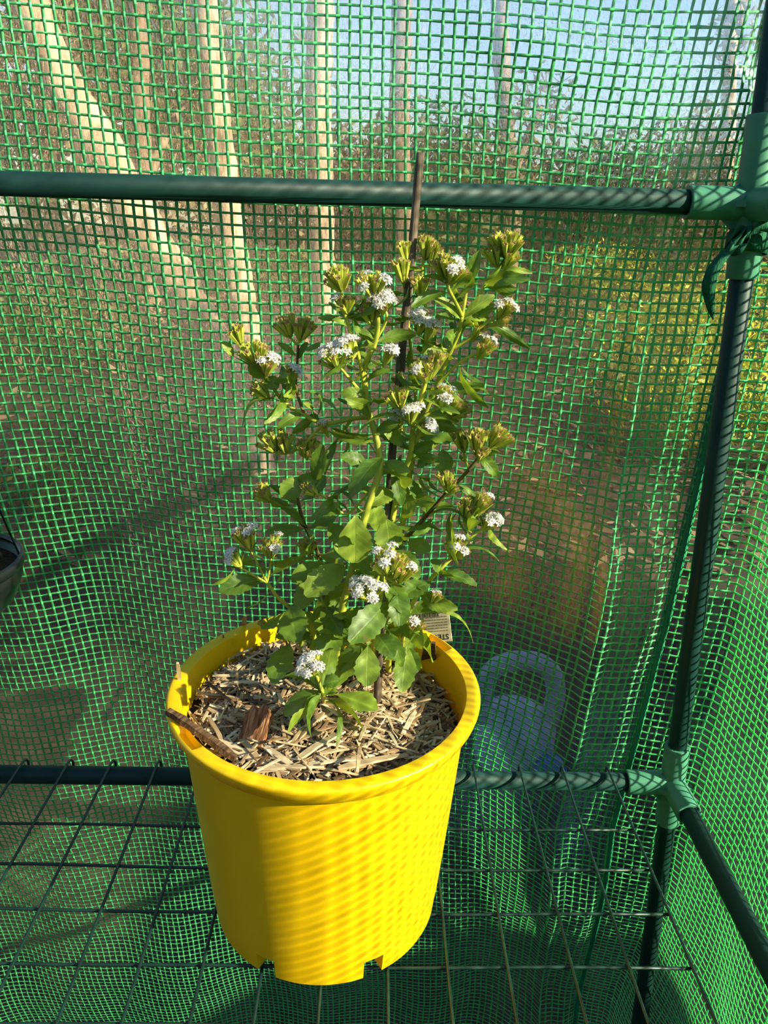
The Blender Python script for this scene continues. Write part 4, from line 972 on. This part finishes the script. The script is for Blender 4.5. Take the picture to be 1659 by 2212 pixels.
# distant thicket
G1 = 'shrubs of the distant thicket'
for i, (px, w_, h_, fm) in enumerate(((-150, 2.0, 3.2, 'foliage'), (110, 2.0, 3.4, 'foliage'), (330, 1.8, 3.0, 'foliage_dry'), (520, 1.5, 2.0, 'foliage'), (740, 1.6, 1.35, 'foliage_dry'), (930, 1.7, 1.5, 'foliage'), (1120, 1.7, 1.3, 'foliage_dry'), (1310, 1.7, 1.4, 'foliage'), (1500, 1.8, 1.6, 'foliage_dry'), (1720, 2.0, 1.7, 'foliage'), (1950, 2.0, 1.8, 'foliage_dry'))):
    g = at_z(px, 596+(i % 3)*10, GZ-.03)
    shrub((g.x, g.y, GZ-.03), (w_*.9, 1.4, h_), 3400, .20, fm, ('broad olive green shrub in the distant thicket' if fm == 'foliage' else 'broad dry brown shrub in the distant thicket'), 40+i, group=G1, name='thicket_shrub')
# middle distance
for i, (px, py, w_, h_, fm, nfl, lab) in enumerate((
    (60, 800, .75, .42, 'foliage', 0, 'low dark green shrub left of the leaning trunk'), (230, 780, .6, .30, 'foliage_dry', 0, 'low brown shrub at the foot of the dark trunk'),
    (130, 1160, .10, .17, 'lime', 40, 'small yellow green plant in the shade near the bricks'), (75, 1090, .14, .10, 'lime', 10, 'low lime green tuft behind the small yellow plant'), (230, 1040, .16, .11, 'foliage_dry', 10, 'low olive tuft beside the small yellow plant'),
    (1290, 640, .9, .42, 'lime', 260, 'yellow flowering shrub beyond the bare ground'), (1430, 800, .65, .36, 'lime', 300, 'bright yellow flowering shrub beside the post'), (1590, 760, .8, .45, 'lime', 300, 'tall yellow flowering shrub behind the post'),
    (1350, 900, .34, .22, 'foliage', 70, 'low green shrub with scattered yellow flowers'), (1520, 960, .36, .26, 'lime', 220, 'low yellow flowering shrub seen beside the corner seam'), (1660, 930, .45, .32, 'lime', 160, 'yellow flowering shrub seen through the side cover'),
    (1760, 1020, .4, .28, 'lime', 120, 'small yellow flowering shrub outside the side cover'), (1180, 700, .55, .18, 'foliage_dry', 40, 'low dry shrub in front of the yellow flowering shrub'), (620, 640, 1.1, .35, 'foliage', 0, 'low olive shrub behind the pale upright trunk'), (820, 600, 1.2, .34, 'foliage_dry', 0, 'low brown shrub at the foot of the brown trunk'))):
    g = gp(px, py); shrub((g.x, g.y, GZ-.03), (w_, w_*.8, h_), int(700+900*w_), .035+.05*w_, fm, lab, 80+i, nfl, fsize=.03+.03*w_)
# leaf litter over the ground
def litter():
    R = np.random.RandomState(5); n = 8000; m = MB()
    y = 1.9+9*R.rand(n)**1.3; x = 0.3+(R.rand(n)-.5)*(2.2+1.5*y)
    for i in range(n):
        z = GZ-.03+0.03*pnoise(Vector((x[i]*1.3, y[i]*1.3, 0)))+0.02*pnoise(Vector((x[i]*4, y[i]*4, 3)))+.012
        a = R.rand()*6.28; s = (.02+.035*R.rand())*(1+.12*y[i]); d = Vector((math.cos(a), math.sin(a), R.randn()*.3))*s; e = Vector((-math.sin(a), math.cos(a), R.randn()*.3))*s*(.15+.3*R.rand()); c = Vector((x[i], y[i], z))
        m.add([c-d, c-e, c+d, c+e], [(0, 1, 2, 3)])
    o = m.build('leaf_litter', 'litter', FLOOR, False); tag(o, kind='stuff')
litter()
# bricks on the ground at the left
def bricks():
    R = random.Random(9); me = None
    for j in range(5):
        for i in range(4):
            y = gp(100, 1180).y-j*.215; x = gp(105, 1180).x-.40+i*.112+(.03 if j % 2 else 0)
            v, f = box((0, 0, 0), (.052, 0, 0), (0, .105, 0), (0, 0, .03))
            if me is None:
                me = mesh('brick', v, f, False); me.materials.append(MAT['brick'])
            o = bpy.data.objects.new('brick', me); COL.objects.link(o); o.parent = FLOOR; o.location = (x, y, GZ-.005+R.uniform(-.004, .006)); o.rotation_euler = (R.uniform(-.05, .05), R.uniform(-.05, .05), R.uniform(-.12, .12))
bricks()
def jug():
    g = gp(1105, 1640); e = empty('water_jug', 'pale blue white plastic jug with a loop handle outside the cover', 'jug', (g.x, g.y, GZ-.01))
    h = .27
    v, f = lathe([(.001, 0), (.075, 0), (.086, .008), (.088, .03), (.088, .085), (.080, .105), (.05, .125), (.030, .135), (.001, .137)], 40); m = MB(); m.add(v, f); m.build('body', 'jug', e, world=False)
    m = MB(); ring = [(-.066, .10), (-.078, .16), (-.068, .215), (-.035, .245), (.02, .25), (.062, .225), (.078, .17), (.070, .10)]
    m.add(*tube(smooth_path([(x, -.01, z) for x, z in ring], 6), .021, 14)); m.build('handle', 'jug', e, world=False)
    v, f = lathe([(.001, .0), (.030, .0), (.032, .006), (.032, .030), (.028, .036), (.001, .036)], 28); v = [Matrix.Rotation(math.radians(75), 3, 'X') @ p+Vector((.062, -.078, .035)) for p in v]; m = MB(); m.add(v, f); m.build('cap', 'jug_cap', e, world=False)
jug()

# unseen leafy tree, added so its crown shades the soil behind the cover
b = Vector((3.0, 0.9, GZ)); 
tree([b, Vector((2.9, .8, 0.0)), Vector((2.6, .7, .7)), Vector((2.3, .65, 1.2))], .09, .05, 'leafy tree added out of view beyond the side cover for its shade', 'trunk_dark', [((1.85, .55, 1.15), (.75, .85, .40), 2600, .10, 'foliage'), ((2.6, 1.3, 1.5), (.8, .9, .5), 2200, .11, 'foliage')], seed=9, name='shade_tree')

# unseen paling fence, added on the right to shade the soil behind the cover
def fence():
    e = empty('shade_fence', 'grey brown timber paling fence added out of view beyond the side cover for its shade', 'fence', (2.3, -.5, GZ-.02)); R = random.Random(21); me = None
    for k in range(40):
        if me is None:
            v, f = box((0, 0, .71), (.009, 0, 0), (0, .047, 0), (0, 0, .71)); me = mesh('paling', v, f, False); me.materials.append(MAT['trunk_dark'])
        o = bpy.data.objects.new('paling', me); COL.objects.link(o); o.parent = e; o.location = (R.uniform(-.004, .004), -2.0+k*.0965, R.uniform(-.01, .01))
    for z in (.35, 1.10):
        m = MB(); m.add(*box((.03, -.12, z), (.02, 0, 0), (0, 1.93, 0), (0, 0, .035))); m.build('rail', 'trunk_dark', e, False, False)
    for y in (-1.9, -.1, 1.7):
        m = MB(); m.add(*box((.075, y, .66), (.03, 0, 0), (0, .045, 0), (0, 0, .69))); m.build('post', 'trunk_dark', e, False, False)
fence()

# unseen hedge behind the camera, added to cut fill light and darken film reflections
for i, (x, y) in enumerate(((-4.2, -1.2), (-3.9, -3.4), (-2.2, -4.6), (-0.2, -4.9), (1.6, -5.6))):
    shrub((x, y, GZ-.03), (1.25, 1.25, 1.75), 5200, .17, 'foliage', 'tall dense green hedge shrub added out of view to block light opposite the back cover', 140+i, group='added light-blocking hedge opposite the back cover', name='light_block_hedge')
